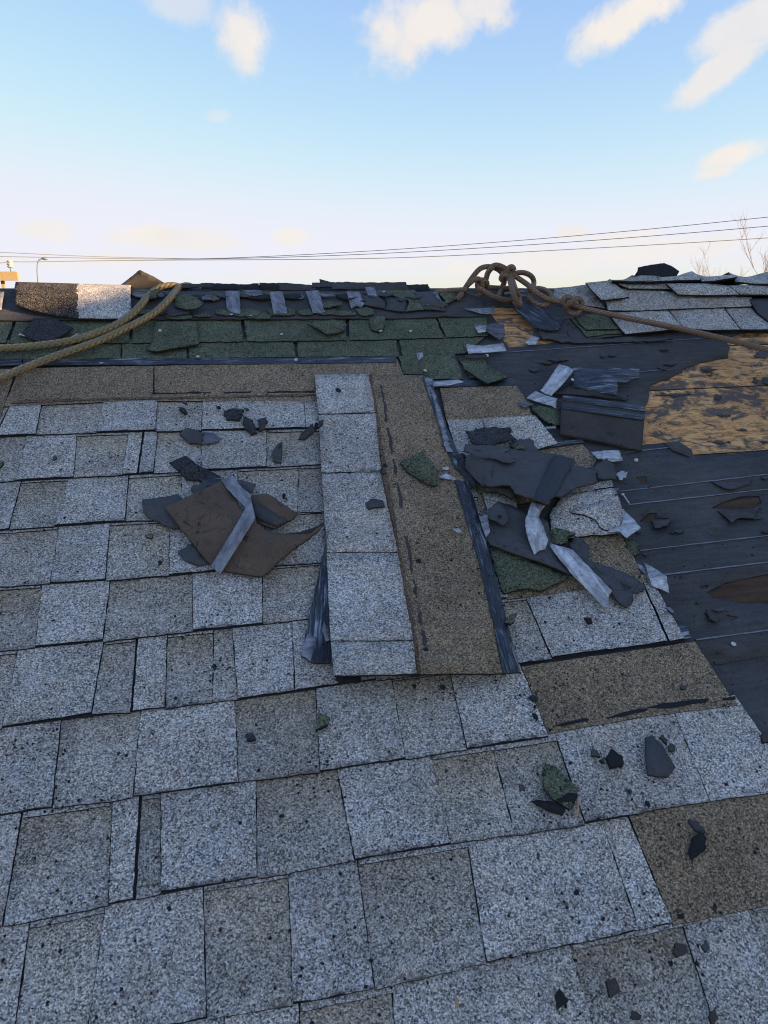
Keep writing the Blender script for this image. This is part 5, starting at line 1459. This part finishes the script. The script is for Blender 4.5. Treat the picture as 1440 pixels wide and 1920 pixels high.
# grit nobody could count: one mesh of tiny flecks
rg = random.Random(99)
gv, gf = [], []


def fleck(c, r):
    o = len(gv)
    a0 = rg.random() * 6.28
    for k in range(4):
        a = a0 + k * 1.57 + rg.uniform(-.3, .3)
        gv.append((c.x + math.cos(a) * r * rg.uniform(.6, 1.3), c.y + math.sin(a) * r * rg.uniform(.6, 1.3), c.z))
    gv.append((c.x, c.y, c.z + r * .8))
    gf.extend([(o, o + 1, o + 4), (o + 1, o + 2, o + 4), (o + 2, o + 3, o + 4), (o + 3, o, o + 4)])


CLUST = [(70, 1405, 40, 25), (400, 1225, 22, 40), (545, 765, 50, 22), (400, 770, 60, 18), (590, 1465, 30, 30), (830, 1300, 60, 20), (1040, 1300, 50, 30), (1250, 1740, 90, 40), (1150, 1500, 90, 50), (210, 870, 40, 20), (480, 1000, 70, 40), (1000, 700, 60, 20), (700, 900, 60, 100), (1100, 900, 60, 60), (100, 1510, 70, 12), (700, 1430, 120, 12), (1180, 1400, 90, 60)]
for i in range(1300):
    if i >= 900:
        cx_, cy_, a_, b_ = CLUST[i % len(CLUST)]
        x, y = rg.gauss(cx_, a_), rg.gauss(cy_, b_)
        fleck(P(x, y, .0155 if not (590 < x < 975 and 700 < y < 1270) else .0285), rg.uniform(.0012, .003))
        continue
for i in range(900):
    if i < 500: x, y = rg.uniform(-50, 1480), 740 + 1180 * rg.random() ** 0.8
    elif i < 700: x, y = rg.gauss(440, 110), rg.gauss(850, 110)
    else: x, y = rg.gauss(1000, 120), rg.gauss(960, 180)
    w = .0165 if not (590 < x < 975 and 700 < y < 1270) else .0285
    if y < 735: w = .02
    fleck(P(x, y, w), rg.uniform(.0012, .0032) * (1.3 if rg.random() < .15 else 1))
me = bpy.data.meshes.new('asphalt_grit'); me.from_pydata(gv, [], gf)
tag(link('asphalt_grit', me, [M_ASPH], ROOF.copy()), 'fine black asphalt grit scattered over the roof', 'grit', kind='stuff')

# ------------------------------------------------------------------ beyond the ridge
for lab_, pts in (('highest overhead cable where the three cables rise to the right', [(-200, 466, 17), (0, 473, 18), (150, 480, 19), (300, 484, 20), (420, 484, 19.5), (720, 469, 18), (1080, 442, 16.5), (1440, 407, 15), (1800, 366, 13.5)]),
                  ('middle one of the three overhead cables at the right edge', [(-200, 479, 17.5), (0, 481, 18), (240, 485, 19), (420, 485, 19), (720, 475, 17.5), (1080, 453, 16), (1440, 424, 14.5), (1800, 388, 13)]),
                  ('lowest overhead cable passing the insulator at left', [(-200, 502, 13), (0, 493, 13.6), (18, 490, 13.8), (40, 491, 14), (270, 488, 15), (720, 484, 15), (1080, 467, 14.5), (1440, 446, 14), (1800, 420, 13.5)])):
    p3 = [PY(x, y, d) for x, y, d in pts]
    tag(tube('overhead_cable', p3, .0066, M_WIRE, space='world', step=.5, sides=8), lab_, 'cable', 'overhead cables')

UP = bpy.data.objects.new('utility_pole', None); COL.objects.link(UP)
D = 13.8
q = PY(-30, 520, D)
UP.location = (q.x, q.y, 0); PARENT_INV['utility_pole'] = Matrix.Translation(-UP.location)
tag(UP, 'sunlit timber pole with a cross arm and insulator at the left edge', 'utility pole')
tl, br = PY(-95, 510, D), PY(35, 526, D)
ca = (tl + br) / 2
boxmesh('cross_arm', (br.x - tl.x, .11, tl.z - br.z), M_POLE, Matrix.Translation(ca), UP)
pole_path = [Vector((q.x, q.y + .17, 0)), Vector((q.x, q.y + .17, 2.5)), Vector((q.x, q.y + .17, ca.z + .02))]
tube('post', pole_path, lambda t: .13 - .03 * t, M_POLE, UP, step=.5, sides=14, space='world')
for x in (18, -70):
    b0, b1 = PY(x + 3, 510, D), PY(x, 490, D)
    ax = b1 - b0
    ins = [b0 - ax * .05, b0 + ax * .3, b0 + ax * .5, b0 + ax * .7, b0 + ax * .85, b0 + ax * 1.02]
    tube('insulator_pin', [b0 - ax * .1, b0 + ax * .2, b0 + ax * .45], .014, M_STEEL, UP, step=.02, sides=8, space='world')
    tube('insulator', [b0 + ax * .4, b0 + ax * .55, b0 + ax * .7, b0 + ax * .82, b0 + ax * .92, b0 + ax * 1.1], lambda t: .03 + .024 * math.sin(t * 9.5) ** 2, M_PORC, UP, step=.008, sides=12, space='world')
e0, e1 = PY(2, 526, D), PY(6, 545, D)
boxmesh('brace', (.05, .05, .5), M_POLE, Matrix.Translation(e0 + Vector((0, .09, -.22))), UP)

SL = bpy.data.objects.new('street_lamp', None); COL.objects.link(SL)
DS = 45.0
b = PY(71, 560, DS)
SL.location = (b.x, b.y, 0); PARENT_INV['street_lamp'] = Matrix.Translation(-SL.location)
tag(SL, 'far slim street lamp with a curved arm near the left edge', 'street lamp')
tube('post', [Vector((b.x, b.y, 0)), Vector((b.x, b.y, b.z * .6)), PY(71, 525, DS), PY(70, 505, DS), PY(70.5, 494, DS), PY(73, 488, DS), PY(78, 485.5, DS), PY(82, 485, DS)], lambda t: .045 - .012 * t, M_STEEL, SL, step=.2, sides=8, space='world')
lh = PY(83.5, 485, DS)
tube('lamp_head', [lh + Vector((-.14, 0, 0)), lh + Vector((0, 0, .01)), lh + Vector((.16, 0, -.03))], lambda t: .035 + .05 * math.sin(math.pi * min(1, max(0, t))) , M_STEEL, SL, step=.04, sides=8, space='world')


def tree(x, dist, top_y, label, seed, spread, nbr):
    rng = random.Random(seed)
    base = PY(x, 540, dist)
    base = Vector((base.x, base.y, 0))
    top = PY(x, top_y, dist).z
    root = bpy.data.objects.new('bare_tree', None); COL.objects.link(root)
    root.location = base; PARENT_INV[root.name] = Matrix.Translation(-base)
    tag(root, label, 'tree', 'bare trees beyond the ridge')
    hgt = top * .45
    tube('trunk', [base, base + Vector((.05, 0, hgt * .5)), base + Vector((0, .05, hgt))], lambda t: .16 - .07 * t, M_BARK, root, step=.3, sides=8, space='world')
    vs, fs = [], []

    def branch(p, d, ln, r, lev):
        pts = [p]
        for i in range(4):
            d = (d + Vector((rng.uniform(-.18, .18), rng.uniform(-.18, .18), rng.uniform(-.02, .16)))).normalized()
            pts.append(pts[-1] + d * ln / 4)
        v, f, _ = tube_data(pts, lambda t: r * (1 - .72 * t), 4)
        o = len(vs); vs.extend(v); fs.extend([[o + k for k in ff] for ff in f])
        if lev:
            for i in range(nbr if lev > 1 else 4):
                k = rng.randint(1, 4)
                dd = (d + Vector((rng.uniform(-.8, .8), rng.uniform(-.8, .8), rng.uniform(0, .5)))).normalized()
                branch(pts[k], dd, ln * rng.uniform(.42, .65), r * .55, lev - 1)
    for i in range(7):
        a = i * .9 + rng.random()
        dd = Vector((math.cos(a) * spread, math.sin(a) * spread, 1)).normalized()
        branch(base + Vector((0, 0, hgt * rng.uniform(.6, 1))), dd, (top - hgt * .8) * rng.uniform(.5, .72), .036, 3)
    me = bpy.data.meshes.new('crown')
    me.from_pydata([tuple(v - base) for v in vs], [], fs)
    link('crown', me, [M_BARK], Matrix.Translation(base), root)


tree(1488, 42, 405, 'taller bare tree at the right edge behind the ridge caps', 3, .7, 5)
tree(1335, 60, 486, 'low bare twigs showing above the ridge caps left of the taller tree', 8, .6, 4)

# taller unseen wing added to the right, out of the picture: it keeps the low sun off this roof up to the ridge
WX = 4.62
zl = (ROOF @ PV(140, 556, 0.66)).z - 0.03
hh = zl + (WX + 0.45) / math.sin(R(SUN_AZ)) * math.tan(R(SUN_EL))
wy0, wy1 = -6.0, back_y
boxmesh('wall', (4.0, wy1 - wy0, hh - .2), M_WALL, Matrix.Translation((WX + 2.03, (wy0 + wy1) / 2, (hh - .2) / 2)), HOUSE)  # body of the added sun-blocking wing, not a known house wall
boxmesh('added_wing_roof', (4.06, wy1 - wy0 + .1, .2), M_DARKGRAN, Matrix.Translation((WX + 2.03, (wy0 + wy1) / 2, hh - .1)), HOUSE)
